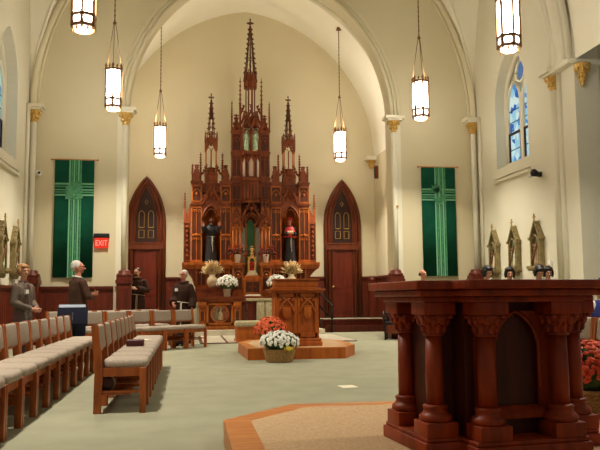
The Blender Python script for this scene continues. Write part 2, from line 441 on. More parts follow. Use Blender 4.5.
for sx in (-1, 1):
    colonnette(sx*(AH+.06), EY-.1, .065)
    colonnette(sx*(NW-.13), EY-.13, .075)
    colonnette(sx*(NW-.02), 14.27, .085)
    b = MB()      # half-round strips beside the colonnettes
    b.cone((sx*(NW-.04), EY-.34, 1.4), (sx*(NW-.04), EY-.34, ZS), .05, .05, 10)
    b.box(*sorted((sx*(AH), sx*(AH+.26))), EY-.07, EY, 1.4, ZS); b.cone((sx*(NW-.03), 14.02, .0), (sx*(NW-.03), 14.02, ZS), .06, .06, 10)
    trim(b, PLASTER2)
    b = MB()      # pier impost moulding and its gilt corbel
    b.box(*sorted((sx*(NW-.2), sx*(NW+.56))), 13.36, 14.3, 5.78, 5.9); trim(b, PLASTER2, .02)
    b = MB(); capital(b, sx*(NW+.13), 13.38, 5.42, 5.78, .05, .17); b.ell((sx*(NW+.13), 13.38, 5.4), .05, .05, .09); trim(b, GOLD)
    b = MB(); xx = sx*(CH-.14); capital(b, xx, CY-.16, 5.5, 5.78, .05, .14); trim(b, GOLD)
    b = MB(); b.box(xx-.2, xx+.16, CY-.34, CY, 5.78, 5.9); trim(b, PLASTER2)
    b = MB(); x0, x1 = sorted((sx*NW, sx*(NW-.07))); b.box(x0, x1, 15.5, 17.45, 3.93, 4.0); b.box(x0, x1, 15.5, 17.45, 4.03, 4.06); trim(b, PLASTER2)

# windows in the side walls: two lancets under an eyelet
def window(no, sx):
    X = sx*(NW+.34)
    def fr(b, pts, r): b.tube([(X-sx*.03, y, z) for y, z in pts], r, 6)
    b = MB()
    poly = [(y, z) for y, z in gothic(WH, WSP, WA, 12, WY)]
    full = [(WY-WH, WS)]+poly+[(WY+WH, WS)]
    # stone panel ring: tracery plate as tubes
    fr(b, full, .07)
    hw = .36
    for c in (WY-.42, WY+.42): fr(b, [(c-hw, 4.38)]+gothic(hw, 5.88, .3, 8, c)+[(c+hw, 4.38)], .045)
    b.box(*sorted((X, X-sx*.07)), WY-.06, WY+.06, WS, 6.08)
    fr(b, [(WY+.24*math.cos(t), 6.63+.27*math.sin(t)) for t in lins(0, 2*PI, 16)], .04)
    b.box(*sorted((X+sx*.1, X-sx*.1)), WY-WH, WY+WH, WS-.02, WS+.12)
    frame = struct(b.build('window_%d' % no, PLASTER2))
    g = MB()
    pts = full; n = len(pts)
    g.add([(X+sx*.05, y, z) for y, z in pts]+[(X+sx*.08, y, z) for y, z in pts], [tuple(range(n)), tuple(range(n, 2*n))[::-1]]+[(i, n+i, n+(i+1) % n, (i+1) % n) for i in range(n)])
    g.build('plaster_tracery', PLASTER2, frame)
    for c in (WY-.42, WY+.42):
        g = MB(); pts = [(c-hw+.02, 4.4)]+gothic(hw-.02, 5.88, .3, 8, c)+[(c+hw-.02, 4.4)]; n = len(pts)
        g.add([(X, y, z) for y, z in pts]+[(X+sx*.03, y, z) for y, z in pts], [tuple(range(n)), tuple(range(n, 2*n))[::-1]]+[(i, n+i, n+(i+1) % n, (i+1) % n) for i in range(n)])
        p = g.build('glass_lancet', STAINED, frame)
        d = MB()
        d.box(*sorted((X-sx*.02, X-sx*.06)), c-hw, c+hw, 5.12, 5.18)
        for yy in (c-hw+.03, c+hw-.03): d.box(*sorted((X-sx*.02, X-sx*.06)), yy-.04, yy+.04, 4.38, 5.15)
        d.box(*sorted((X-sx*.02, X-sx*.06)), c-hw, c+hw, 4.36, 4.42)
        d.build('hopper_frame', DARKDOOR, frame)
        d = MB()
        for z in (4.75, 5.45, 5.75): d.box(*sorted((X-sx*.005, X-sx*.02)), c-hw, c+hw, z-.01, z+.01)
        d.build('lead_bar', IRON, frame)
    g = MB(); pts = [(WY+.22*math.cos(t), 6.63+.25*math.sin(t)) for t in lins(0, 2*PI, 16)][:-1]; n = len(pts)
    g.add([(X, y, z) for y, z in pts]+[(X+sx*.03, y, z) for y, z in pts], [tuple(range(n)), tuple(range(n, 2*n))[::-1]]+[(i, n+i, n+(i+1) % n, (i+1) % n) for i in range(n)])
    g.build('eyelet_glass', STAINEDB, frame)
window(1, -1); window(2, 1)

# wainscot and the wooden plinths of the columns
def wains(x0, x1, y, h=1.4, axis='x', sgn=-1):
    b = MB()
    def bx(s0, s1, d, z0, z1):
        if axis == 'x': b.box(s0, s1, *sorted((y, y+sgn*d)), z0, z1)
        else: b.box(*sorted((y, y+sgn*d)), s0, s1, z0, z1)
    bx(x0, x1, .03, 0, h); bx(x0, x1, .06, 0, .16); bx(x0, x1, .09, h-.06, h); bx(x0, x1, .05, h-.13, h-.06)
    n = max(2, int((x1-x0)/.16))
    for i in range(n): 
        s0 = x0+(x1-x0)*i/n; bx(s0+.012, s0+(x1-x0)/n-.012, .04, .16, h-.13)
    trim(b, WAINSCOT)
for sx in (-1, 1):
    x0, x1 = sorted((sx*(AH+.3), sx*(NW-.33))); wains(x0, x1, EY)
    wains(13.45 if 0 else 14.6, EY-.4, sx*NW, axis='y', sgn=-sx)
    a, c = sorted((sx*3.92, sx*CH)); wains(a, c, CY, 1.78)
    a, c = sorted((sx*2.02, sx*2.64)); wains(a, c, CY, 1.78)
    wains(EY+.8, CY, sx*CH, 1.78, axis='y', sgn=-sx)
def plinth(x, y, h, hw):
    b = MB(); b.box(x-hw*.86, x+hw*.86, y-hw*.86, y+hw*.86, 0, h-.13); b.box(x-hw, x+hw, y-hw, y+hw, 0, .18)
    b.box(x-hw, x+hw, y-hw, y+hw, h-.20, h-.11); b.box(x-hw*.9, x+hw*.9, y-hw*.9, y+hw*.9, h-.11, h-.03)
    b.lathe([(hw*.95, h-.03), (hw, h), (hw*.92, h+.04), (hw*.72, h+.06), (hw*.74, h+.1), (hw*.6, h+.13)], (x, y, 0), 16)
    b.box(x-hw*.6, x+hw*.6, y-hw*.9, y-hw*.82, .35, h-.35)
    trim(b, WAINSCOT)
for sx in (-1, 1):
    plinth(sx*(AH+.03), EY-.12, 1.66, .2); plinth(sx*(NW-.2), EY-.2, 1.66, .2); plinth(sx*(CH-.17), CY-.2, 1.66, .15)

# chancel floor: marble pavement, side landings with steps
b = MB(); b.box(-1.55, 2.2, 17.7, 21.05, 0, .02); b.box(-1.95, 2.05, 21.05, 24.2, 0, .16); b.m = 0
struct(b.build('floor_marble', MARBLE))
b = MB(); b.box(-1.62, -1.55, 17.63, 21.0, 0, .022); b.box(-1.62, 2.2, 17.63, 17.7, 0, .022); b.box(-1.0, -.95, 17.7, 21, .0, .024); struct(b.build('floor_border', REREDOS_D))
for sx, nm in ((-1, 'left'), (1, 'right')):
    b = MB()
    a, c = sorted((sx*2.3, sx*CH)); b.box(a, c, 22.75, CY, 0, .38); b.box(a, c, 22.35 if sx > 0 else 20.4, 22.75, 0, .19)
    for (y, z) in ((22.72, .38), (22.32 if sx > 0 else 20.37, .19)): b.box(a, c, y, y+.1, z-.035, z+.012)
    struct(b.build('step_'+nm, WAINSCOT))
    b = MB(); b.box(a+.02, c-.02, 22.84, CY-.03, .38, .392); struct(b.build('floor_landing_'+nm, CARPET))

# doors beside the reredos
def door(no, cx):
    Z0, y = .39, CY
    root = bpy.data.objects.new('door_%d' % no, None); COL.objects.link(root); root.location = (cx, y, Z0); struct(root)
    # local coordinates
    hw, hs, top = .64, 3.15, 4.72      # half width, springing, apex
    a = ((top-hs)**2-hw**2)/(2*hw)
    b = MB()
    for (h2, d, r) in ((hw-.05, .10, .055), (hw-.16, .08, .05), (hw-.27, .05, .035)):
        aa = a+ (hw-h2)
        b.tube([(-h2, -d, 0)]+[(x, -d, z) for x, z in gothic(h2, hs, aa, 12)]+[(h2, -d, 0)], r, 6)
    outer = gothic(hw, hs, a, 14); inner = gothic(hw-.3, hs, a+.3, 14)
    vs = []; fs = []
    O = [(-hw, 0)]+outer+[(hw, 0)]; I = [(-hw+.3, 0)]+inner+[(hw-.3, 0)]
    for (p, q) in zip(O, I): vs += [(p[0], -.09, p[1]), (q[0], -.04, q[1]), (q[0], -.001, q[1]), (p[0], -.001, p[1])]
    for i in range(len(O)-1):
        for k in range(4): fs.append((4*i+k, 4*i+(k+1) % 4, 4*i+4+(k+1) % 4, 4*i+4+k))
    b.add(vs, fs); b.box(-hw+.02, hw-.02, -.13, -.0, 2.3, 2.5); b.box(-hw+.02, hw-.02, -.15, 0, 2.48, 2.53)
    b.build('casing', CASEWOOD, root)
    b = MB(); lf = .4
    b.box(-lf, lf, -.05, -.002, 0, 2.3)
    for (x0, x1, z0, z1) in ((-lf+.04, -.03, 1.0, 2.18), (.03, lf-.04, 1.0, 2.18), (-lf+.04, -.03, .18, .72), (.03, lf-.04, .18, .72), (-lf+.04, lf-.04, .78, .94)):
        b.box(x0, x1, -.062, -.05, z0, z1); b.box(x0+.05, x1-.05, -.07, -.05, z0+.05, z1-.05)
    leaf = b.build('door_leaf', DOORWOOD, root)
    b = MB(); b.ell((-lf+.06, -.11, 1.05), .035); b.cone((-lf+.06, -.05, 1.05), (-lf+.06, -.1, 1.05), .015, .015); b.build('door_knob', GOLD, leaf)
    b = MB()
    t = [(-.34, 2.53)]+gothic(.34, hs, a+.3, 10)+[(.34, 2.53)]
    b.slab(t, -.035, -.002); tr = b.build('transom_panel', DARKDOOR, root)
    b = MB()
    def lac(c, z0, zs_, h): return [(c-h, -.05, z0)]+[(x, -.05, z) for x, z in gothic(h, zs_, h*.6, 6, c)]+[(c+h, -.05, z0)]
    for c in (-.15, .15):
        b.tube(lac(c, 3.02, 3.45, .085), .011, 5); b.bar((c-.085, -.05, 3.02), (c+.085, -.05, 3.02), .022)
        b.tube([(c-.085, -.05, 2.68), (c-.085, -.05, 2.93), (c+.085, -.05, 2.93), (c+.085, -.05, 2.68)], .011, 5, closed=True)
    b.tube([(0, -.05, 3.78), (-.05, -.05, 3.86), (0, -.05, 3.94), (.05, -.05, 3.86)], .01, 5, closed=True)
    b.build('gilt_tracery', GOLDPAINT, tr)
door(1, -3.28); door(2, 3.28)

# ------------------------------------------------------------------ hanging lanterns
def lantern(label, x, y, chain_top, group):
    zb = 5.33
    t = thing('chandelier', label, 'chandelier', (x, y, zb), 0, group)
    R = .19
    hexa = [(R*math.cos(PI/6+PI/3*k), R*math.sin(PI/6+PI/3*k)) for k in range(6)]
    for k in range(6):
        b = MB(); p, q = hexa[k], hexa[(k+1) % 6]; c = ((p[0]+q[0])/2, (p[1]+q[1])/2)
        sh = lambda v, f: (c[0]+(v[0]-c[0])*f, c[1]+(v[1]-c[1])*f)
        p2, q2 = sh(p, .74), sh(q, .74)
        i_ = .97
        b.add([(p2[0], p2[1], .26), (q2[0], q2[1], .26), (q2[0], q2[1], .92), (p2[0], p2[1], .92), (p2[0]*i_, p2[1]*i_, .26), (q2[0]*i_, q2[1]*i_, .26), (q2[0]*i_, q2[1]*i_, .92), (p2[0]*i_, p2[1]*i_, .92)],
              [(0,1,2,3),(7,6,5,4),(0,4,5,1),(1,5,6,2),(2,6,7,3),(3,7,4,0)])
        b.build('glass_panel', LANTERN, t)
        b = MB()
        b.add([(p2[0], p2[1], .09), (q2[0], q2[1], .09), (q2[0], q2[1], .24), (p2[0], p2[1], .24), (p2[0]*i_, p2[1]*i_, .09), (q2[0]*i_, q2[1]*i_, .09), (q2[0]*i_, q2[1]*i_, .24), (p2[0]*i_, p2[1]*i_, .24)],
              [(0,1,2,3),(7,6,5,4),(0,4,5,1),(1,5,6,2),(2,6,7,3),(3,7,4,0)])
        b.build('lower_glass', LANTERNB, t)
    b = MB()
    for (px, py) in hexa: b.bar((px, py, .07), (px, py, .97), .038)
    for z in (.08, .25, .93):
        b.tube([(px*1.02, py*1.02, z) for px, py in hexa], .032, 4, False, True)
    for k in range(6):       # pointed heads of the panels and scroll work in the lower band
        p, q = Vector(hexa[k]+(0,)), Vector(hexa[(k+1) % 6]+(0,)); m_ = (p+q)/2
        b.bar(p+Vector((0,0,.80)), m_+Vector((0,0,.93)), .014); b.bar(q+Vector((0,0,.80)), m_+Vector((0,0,.93)), .014)
        b.bar(p+Vector((0,0,.1)), q+Vector((0,0,.24)), .012); b.bar(q+Vector((0,0,.1)), p+Vector((0,0,.24)), .012)
        b.octa((m_.x*1.03, m_.y*1.03, 1.0), .025, .06); b.octa((p.x, p.y, 1.01), .03, .08)
    b.build('frame', BRONZE, t)
    b = MB()
    b.lathe([(.17, .06), (.165, .03), (.13, .0), (.05, -.02)], n=6, sm=False)
    b.build('bottom_glass', LANTERNB, t)
    b = MB()
    for k in range(12):
        a_ = 2*PI*k/12+PI/6; b.octa((.175*math.cos(a_), .175*math.sin(a_), .02 if k % 2 else .045), .022, .05)
    b.build('bottom_crown', GOLD, t)
    b = MB()
    zj = 2.05
    for (px, py) in (hexa[0], hexa[2], hexa[4]): b.tube([(px, py, 1.0), (px*.12, py*.12, zj)], .008, 5)
    b.tube([(0, 0, zj-.02), (0, 0, chain_top-zb)], .012, 6)
    for i in range(int((chain_top-zb-zj)/.12)): b.ell((0, 0, zj+.06+.12*i), .019, .019, .04, 6, 4)
    b.octa((0, 0, zj), .05, .06)
    b.build('chain', BRONZE, t)
    b = MB(); b.cone((0, 0, chain_top-zb-.06), (0, 0, chain_top-zb+.03), .09, .05); b.build('ceiling_rose', BRONZE, t)
    return t
G = 'hexagonal lantern chandeliers'
for (sx, word) in ((-1, 'left'), (1, 'right')):
    for (x, y, lab) in ((3.6, 11.62, 'lit hexagonal lantern cut by the top of the photo, nearest on the %s side'), (3.62, 16.56, 'lit hexagonal lantern on a chain before the %s green banner wall'), (2.78, 22.0, 'smaller looking far lit lantern in the chancel, %s of the reredos')):
        if y > 20: top = gz(x, CH, ZS, CA)
        elif y > 14.2: top = max(gz(x, NW, ZS, NA), gz(y-bc, bh, ZS, BA))
        else: top = gz(x, NW, ZS, NA)
        lantern(lab % word, sx*x, y, top-.02, G)

# ------------------------------------------------------------------ banners
def banner(label, x0, x1, motif):
    y = EY-.07; z0, z1 = 1.62, 4.55; w = x1-x0; cx = (x0+x1)/2
    t = thing('banner', label, 'banner', (cx, y, z0), 0, 'green cloth banners')
    H = z1-z0
    b = MB(); vs = []; fs = []; n = 24
    for k in range(n+1):
        u = k/n; yy = .012*math.sin(u*9)
        vs += [(-w/2+w*u, yy, 0), (-w/2+w*u, yy*.3, H), (-w/2+w*u, yy*.3+.012, H), (-w/2+w*u, yy+.012, 0)]
    for k in range(n):
        for j in range(4): fs.append((4*k+j, 4*k+(j+1) % 4, 4*k+4+(j+1) % 4, 4*k+4+j))
    fs += [(0, 3, 2, 1), (4*n, 4*n+1, 4*n+2, 4*n+3)]
    b.add(vs, fs, True); b.build('cloth', GREEN, t)
    zc = H*.745
    s0 = -w*.135 if motif == 'loaf' else -w*.12
    for k in range(6):
        b = MB(); xx = s0+k*w*.056; b.box(xx, xx+w*.04, -.022, -.014, 0, H); b.build('stripe', LIGHTGREEN if k % 2 == 0 else MIDGREEN, t)
    for k in range(5):
        b = MB(); zz = zc-.16+k*.07; b.box(-w/2, w/2, -.02, -.013, zz, zz+(.045 if k != 2 else .03)); b.build('stripe', LIGHTGREEN if k % 2 == 0 else MIDGREEN, t)
    b = MB(); b.cone((-w/2-.07, 0, H+.01), (w/2+.07, 0, H+.01), .014, .014, 8)
    for s_ in (-1, 1): b.ell((s_*(w/2+.08), 0, H+.01), .028)
    b.build('rod', OAK, t)
    b = MB()
    if motif == 'loaf':
        pts = [(-.21, -.1), (-.2, .07), (-.12, .13), (-.07, .1), (0, .14), (.07, .1), (.12, .13), (.2, .07), (.21, -.08), (.14, -.12), (.0, -.1), (-.12, -.13)]
        b.slab([(x, zc+z) for x, z in pts[::-1]], -.034, -.022)
        b.slab([(-.21, zc-.25), (-.2, zc-.12), (.2, zc-.15), (.22, zc-.22), (.1, zc-.26), (-.05, zc-.22)][::-1], -.036, -.022)
        b.slab([(-.12, zc+.14), (-.05, zc+.24), (.02, zc+.15)][::-1], -.036, -.022); b.slab([(.02, zc+.15), (.09, zc+.24), (.15, zc+.14)][::-1], -.036, -.022)
    else:
        for k in range(5):
            a_ = 2.5-.32*k
            c = Vector((-.03, 0, zc+.02)); d = Vector((math.cos(a_), 0, math.sin(a_))); nn = Vector((-d.z, 0, d.x))
            L = .34-.03*abs(k-2)
            pts = [c, c+d*L*.5+nn*.05, c+d*L, c+d*L*.5-nn*.05]
            b.slab([(p.x, p.z) for p in pts], -.036, -.022)
        for (gx, gz_) in ((-.12, -.12), (-.04, -.1), (.04, -.1), (.12, -.1), (-.08, -.18), (0, -.17), (.08, -.17), (-.03, -.24), (.05, -.24), (.15, -.02), (.17, -.17)):
            b.ell((gx, -.024, zc+gz_), .045, .012, .045, 10, 6)
    b.build('emblem', EMBLEM, t)
banner('green banner with pale striped cross and loaf emblem, on the left wall', -5.21, -4.26, 'loaf')
banner('green banner with pale striped cross, wheat and grapes, on the right wall', 4.26, 5.21, 'grapes')

# exit sign
t = thing('exit_sign', 'glowing red EXIT sign with dark top, right of the left banner', 'exit sign', (-4.055, EY-.02, 2.35))
b = MB(); b.box(-.19, .19, -.08, .02, .25, .36); b.build('housing', BLACK, t, .008)
b = MB(); b.box(-.165, .165, -.055, -.01, 0, .26); b.build('face_panel', EXITRED, t)
cu = bpy.data.curves.new('exit_text', 'FONT'); cu.body = 'EXIT'; cu.size = .2; cu.align_x = 'CENTER'; cu.extrude = .004
to = bpy.data.objects.new('exit_text', cu); COL.objects.link(to)
dg = bpy.context.evaluated_depsgraph_get(); me = bpy.data.meshes.new_from_object(to.evaluated_get(dg)); bpy.data.objects.remove(to)
me.materials.clear(); me.materials.append(EXITLET)
lt = bpy.data.objects.new('lettering', me); COL.objects.link(lt); lt.parent = t; lt.location = (0, -.061, .055); lt.rotation_euler = (PI/2, 0, 0); lt.scale = (.72, 1, 1)

# small wall devices
t = thing('security_camera', 'small white dome camera with dark lens near the left corner', 'security camera', (-5.62, EY-.02, 4.2))
b = MB(); b.box(-.05, .05, -.03, .02, -.06, .06); b.build('base', WHITE, t); b = MB(); b.ell((.03, -.09, -.01), .075); b.build('dome', WHITE, t); b = MB(); b.ell((.05, -.15, 0), .035); b.build('lens', BLACK, t)
t = thing('spotlight', 'black and white spotlight on the right wall beyond the window', 'spotlight', (NW, 15.05, 3.78))
b = MB(); b.box(-.06, .02, -.05, .05, -.05, .05); b.build('bracket', BLACK, t)
b = MB(); b.cone((-.06, 0, .0), (-.22, -.1, .02), .05, .085, 14); b.build('lamp_head', BLACK, t)
b = MB(); b.ell((-.2, .12, 0), .06); b.cone((-.05, .03, 0), (-.2, .12, 0), .03, .05); b.build('second_head', WHITE, t)
t = thing('wall_speaker', 'slim dark box high on the right chancel wall', 'speaker', (CH, 23.75, 5.1))
b = MB(); b.box(-.1, .01, -.08, .08, 0, .42); b.build('cabinet', CASEWOOD, t, .01); b = MB(); b.box(-.11, -.1, -.06, .06, .03, .39); b.build('grille', BLACK, t)
t = thing('pilaster_bracket', 'little dark bracket on the right chancel arch pilaster', 'bracket', (AH+.1, EY-.06, 3.42))
b = MB(); b.box(-.04, .04, -.06, .01, 0, .09); b.cone((0, -.06, .05), (0, -.14, .05), .02, .03); b.build('clamp', GOLDPAINT, t)
t = thing('wall_sconce', 'small pale device low on the right wall, past the stations', 'wall device', (NW, 14.75, 1.62))
b = MB(); b.box(-.05, .02, -.05, .05, 0, .22); b.build('body', WHITE, t, .01); b = MB(); b.box(-.07, -.05, -.03, .03, .04, .12); b.build('cover', POTGREY, t)

# ------------------------------------------------------------------ stations of the cross
def station(y, sx, label, seed):
    rnd = random.Random(seed)
    t = thing('station_of_the_cross', label, 'wall relief', (sx*NW, y, 1.61), -sx*PI/2 if sx > 0 else PI/2, 'stations of the cross')
    t.scale = (.86, .9, .76)
    hw = .27
    b = MB()
    b.box(-hw, -hw+.06, -.13, .01, .18, .98); b.box(hw-.06, hw, -.13, .01, .18, .98)
    b.box(-hw-.03, hw+.03, -.23, .01, .1, .18); b.box(-hw, hw, -.2, .01, .04, .1)
    for s_ in (-1, 1):
        b.box(s_*hw-.045, s_*hw+.045, -.16, .01, .95, 1.03); b.octa((s_*hw, -.1, 1.06), .035, .12)
        b.ell((s_*.13, -.08, 0), .05, .07, .09)
    b.ell((0, -.1, .02), .06, .08, .08)
    for s_ in (-1, 1): b.bar((s_*(hw+.01), -.07, .98), (0, -.07, 1.5), .14, .05)
    ar = gothic(.2, .8, .12, 8)
    b.tube([(-.2, -.125, .18)]+[(x, -.125, z) for x, z in ar]+[(.2, -.125, .18)], .02, 6)
    for k in range(4):
        f = .15+.23*k
        for s_ in (-1, 1): b.octa((s_*(hw+.02)*(1-f), -.1, .98+.52*f+.05), .035, .05)
    b.build('frame', STONEP, t)
    b = MB(); b.slab([(-hw+.05, .18), (hw-.05, .18), (hw-.05, .95), (0, 1.42), (-hw+.05, .95)][::-1], -.03, .0); b.build('back_panel', STATIONBACK, t)
    b = MB(); b.bar((0, -.12, 1.46), (0, -.12, 1.72), .03); b.bar((-.07, -.12, 1.62), (.07, -.12, 1.62), .03); b.build('cross_finial', GOLDPAINT, t)
    for k in range(3):
        b = MB(); x = -.1+.1*k+rnd.uniform(-.02, .02); h = rnd.uniform(.5, .66)
        b.lathe([(.065, .19), (.06, .3), (.05, .19+h*.6), (.06, .19+h*.75), (.02, .19+h*.85)], (x, -.075, 0), 8, sy=.7); b.ell((x, -.09, .19+h*.9), .035, .035, .045, 8, 6)
        b.build('carved_figure', [RELIEF2, RELIEF, STATUERED, STATUEGREEN, IVORY][rnd.randrange(5) if k else 0], t)
    b = MB(); b.bar((-.14, -.13, .35), (.12, -.13, .85), .03); b.bar((-.1, -.13, .8), (.1, -.13, .7), .03); b.build('carved_cross', RELIEF, t)
for y, w in ((17.55, 'leftmost of three on the right wall'), (16.4, 'middle of three on the right wall'), (15.25, 'rightmost of three on the right wall')):
    station(y, 1, 'carved gabled stone relief with a cross finial, '+w, int(y*10))
for y, w in ((17.3, 'nearer the corner on the left wall'), (16.1, 'at the left edge of the photo')):
    station(y, -1, 'carved gabled stone relief seen edge on, '+w, int(y*10)+3)

# ------------------------------------------------------------------ the reredos
RX, RY, RZ = 0.03, 22.7, .16
rer = thing('reredos', 'towering carved wooden gothic altarpiece with spires between two pointed doors', 'altarpiece', (RX, RY, RZ))
DOWN = Matrix.Translation((0, 0, -RZ))
def R_(): b = MB(); b.M = DOWN; return b
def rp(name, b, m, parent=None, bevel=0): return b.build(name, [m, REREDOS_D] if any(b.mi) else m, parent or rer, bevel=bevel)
def panel(b, x0, x1, z0, z1, y, n=2, d=.025, head=True):
    """raised frame with n lancet lights on a face at depth y (front = -y)"""
    f = .03
    b.box(x0, x0+f, y-d, y, z0, z1); b.box(x1-f, x1, y-d, y, z0, z1)
    b.box(x0, x1, y-d, y, z0, z0+f); b.box(x0, x1, y-d, y, z1-f, z1)
    w = (x1-x0-2*f)/n
    b.m = 1; b.box(x0+f, x1-f, y-.004, y+.01, z0+f, z1-f); b.m = 0  # darker board puts the shade of the recess into the colour
    for k in range(n):
        c = x0+f+w*(k+.5)
        if k: b.box(c-w/2-.01, c-w/2+.01, y-d*.8, y, z0, z1)
        if head and z1-z0 > .3:
            hs = z1-f-w*1.0
            b.tube([(x, y-d*.5, z) for x, z in gothic(w/2-.004, hs, w*.2, 5, c)], .012, 4, False)
            b.octa((c, y-d*.6, hs+.02), w*.2, w*.25)
def crocket_spike(b, x, y, z0, z1, r, n=4, rows=6, cs=1.0, finial=True):
    H = z1-z0
    b.lathe([(r, z0), (r*.16, z1-.1*H)], (x, y, 0), n, False)
    for i in range(rows):
        f = (i+.6)/rows*.9; rr = r*(1-f*.84)*(.75 if n == 4 else .95)
        for k in range(4):
            a_ = PI/4+PI/2*k if n == 8 else PI/2*k+PI/4
            b.octa((x+(rr*1.3+.015*cs)*math.cos(a_), y+(rr*1.3+.015*cs)*math.sin(a_), z0+f*H), .028*cs, .04*cs)
    if finial:
        zt = z1-.12*H
        b.cone((x, y, zt), (x, y, z1), .016*cs, .008*cs, 6)
        for k in range(4): b.octa((x+.05*cs*math.cos(PI/2*k), y+.05*cs*math.sin(PI/2*k), z1-.055*H), .04*cs, .03*cs)
        b.octa((x, y, z1-.02*cs), .025*cs, .05*cs)
def open_spire(b, x, y, z0, z1, r, rows, n=6, cs=1.0, t=.026):
    H = z1-z0; zt = z1-.13*H
    for k in range(n):
        a_ = 2*PI*k/n; c, d = math.cos(a_), math.sin(a_)
        b.bar((x+r*c, y+r*d, z0), (x+.018*c, y+.018*d, zt), t)
        for i in range(rows):
            f = (i+.35)/rows; rr = r*(1-f)+.018*f
            b.octa((x+(rr+.03*cs)*c, y+(rr+.03*cs)*d, z0+f*(zt-z0)), .03*cs*(1-.35*f), .026*cs)
    for i in range(3):
        f = .02+.3*i; rr = r*(1-f)+.018*f
        b.tube([(x+rr*math.cos(2*PI*k/n), y+rr*math.sin(2*PI*k/n), z0+f*(zt-z0)) for k in range(n)], .014, 4, False, True)
    b.cone((x, y, z0+.45*H), (x, y, zt), .02, .02, 6)
    b.cone((x, y, zt-.05), (x, y, z1), .02*cs, .008*cs, 6)
    for k in range(4): b.octa((x+.06*cs*math.cos(PI/2*k), y+.06*cs*math.sin(PI/2*k), z1-.075*H), .045*cs, .035*cs)
    b.octa((x, y, z1-.075*H), .05*cs, .05*cs); b.octa((x, y, z1-.02*cs), .025*cs, .06*cs)
def pinnacle(b, x, y, z0, z1, w, rows=5):
    zs = z0+(z1-z0)*.42
    b.box(x-w/2, x+w/2, y-w/2, y+w/2, z0, zs); b.box(x-w*.62, x+w*.62, y-w*.62, y+w*.62, zs-.03, zs)
    b.slab([(x-w*.6, zs), (x, zs+w*1.5), (x+w*.6, zs)], y-w*.6, y+w*.6)
    crocket_spike(b, x, y, zs, z1, w*.55, 4, rows, min(1, w*7))
def thin_pinnacle(b, x, y, z0, z1, r=.028):
    b.box(x-r, x+r, y-r, y+r, z0, z0+(z1-z0)*.5)
    n = 6
    for k in range(n): b.octa((x, y, z0+(z1-z0)*(.5+.5*k/n)), r*1.9-.003*k, .04)
    b.cone((x, y, z0+(z1-z0)*.45), (x, y, z1), r, .008, 6)
def gable(b, x, y, z0, z1, hw, d=.05, crock=True):
    b.bar((x-hw, y, z0), (x, y, z1), d, .05); b.bar((x+hw, y, z0), (x, y, z1), d, .05)
    if crock:
        for k in range(1, 5):
            f = k/5
            for s_ in (-1, 1): b.octa((x+s_*hw*(1-f)+s_*.03, y-.01, z0+(z1-z0)*f+.03), .03, .04)
    crocket_spike(b, x, y, z1-.05, z1+.28*(z1-z0)+.1, .03, 4, 2, .8)
    b.octa((x, y-.01, z0+(z1-z0)*.55), .07*hw/.27, .08*hw/.27)
def band(b, x0, x1, z, h, y, d):
    b.box(x0, x1, y-d, y+.3, z, z+h*.4); b.box(x0-.015, x1+.015, y-d-.02, y+.3, z+h*.4, z+h*.75); b.box(x0-.03, x1+.03, y-d-.035, y+.3, z+h*.75, z+h)

# table (mensa) with carved frontal
b = R_(); b.box(-1.74, 1.74, -1.08, -.2, 1.03, 1.08); b.box(-1.78, 1.78, -1.12, -.2, 1.08, 1.13); b.box(-1.7, 1.7, -1.03, -.2, .97, 1.03); rp('mensa', b, REREDOS_T)
b = R_(); b.box(-1.6, 1.6, -.9, -.1, .16, .97); b.box(-1.66, 1.66, -1.0, -.1, .16, .27); rp('table_base', b, REREDOS)
for s_ in (-1, 1):
    for c in (1.52, .49):
        b = R_(); x = s_*c
        b.box(x-.09, x+.09, -.98, -.85, .27, .86); b.box(x-.12, x+.12, -1.02, -.85, .84, .97); b.box(x-.11, x+.11, -1.0, -.85, .27, .36)
        panel(b, x-.08, x+.08, .38, .82, -.98, 1); rp('table_pilaster', b, REREDOS)
    x0, x1 = sorted((s_*1.40, s_*.61))
    b = R_(); b.m = 1; b.box(x0+.05, x1-.05, -.92, -.88, .3, .94); b.m = 0
    for (a, c, e, g) in ((x0, x0+.06, .3, .94), (x1-.06, x1, .3, .94), (x0, x1, .3, .36), (x0, x1, .88, .94)): b.box(a, c, -.97, -.88, e, g)
    cx = (x0+x1)/2
    b.tube([(cx+.26*math.cos(t), -.93, .62+.25*math.sin(t)) for t in lins(0, 2*PI, 24)][:-1], .025, 6, closed=True)
    fp = rp('frontal_panel', b, REREDOS)
    b = R_(); b.slab([(cx+.25*math.cos(t), .62+.24*math.sin(t)) for t in lins(0, 2*PI, 24)][:-1][::-1], -.935, -.9); md = rp('medallion', b, RELIEF, fp)
    for (dx, w, mm) in ((-.1, .07, STATIONBACK), (.02, .09, RELIEF2), (.12, .06, PETALO_D)):
        b = R_(); b.lathe([(w, .44), (w*.9, .55), (w*.6, .68), (.02, .7)], (cx+dx, -.94, 0), 8, sy=.4); b.ell((cx+dx, -.95, .74), .04, .03, .05, 8, 6); rp('carved_figure', b, mm, fp)
b = R_(); b.box(-.36, .36, -.92, -.88, .27, .95); panel(b, -.34, .34, .32, .92, -.92, 3); rp('centre_panel', b, REREDOS_D)

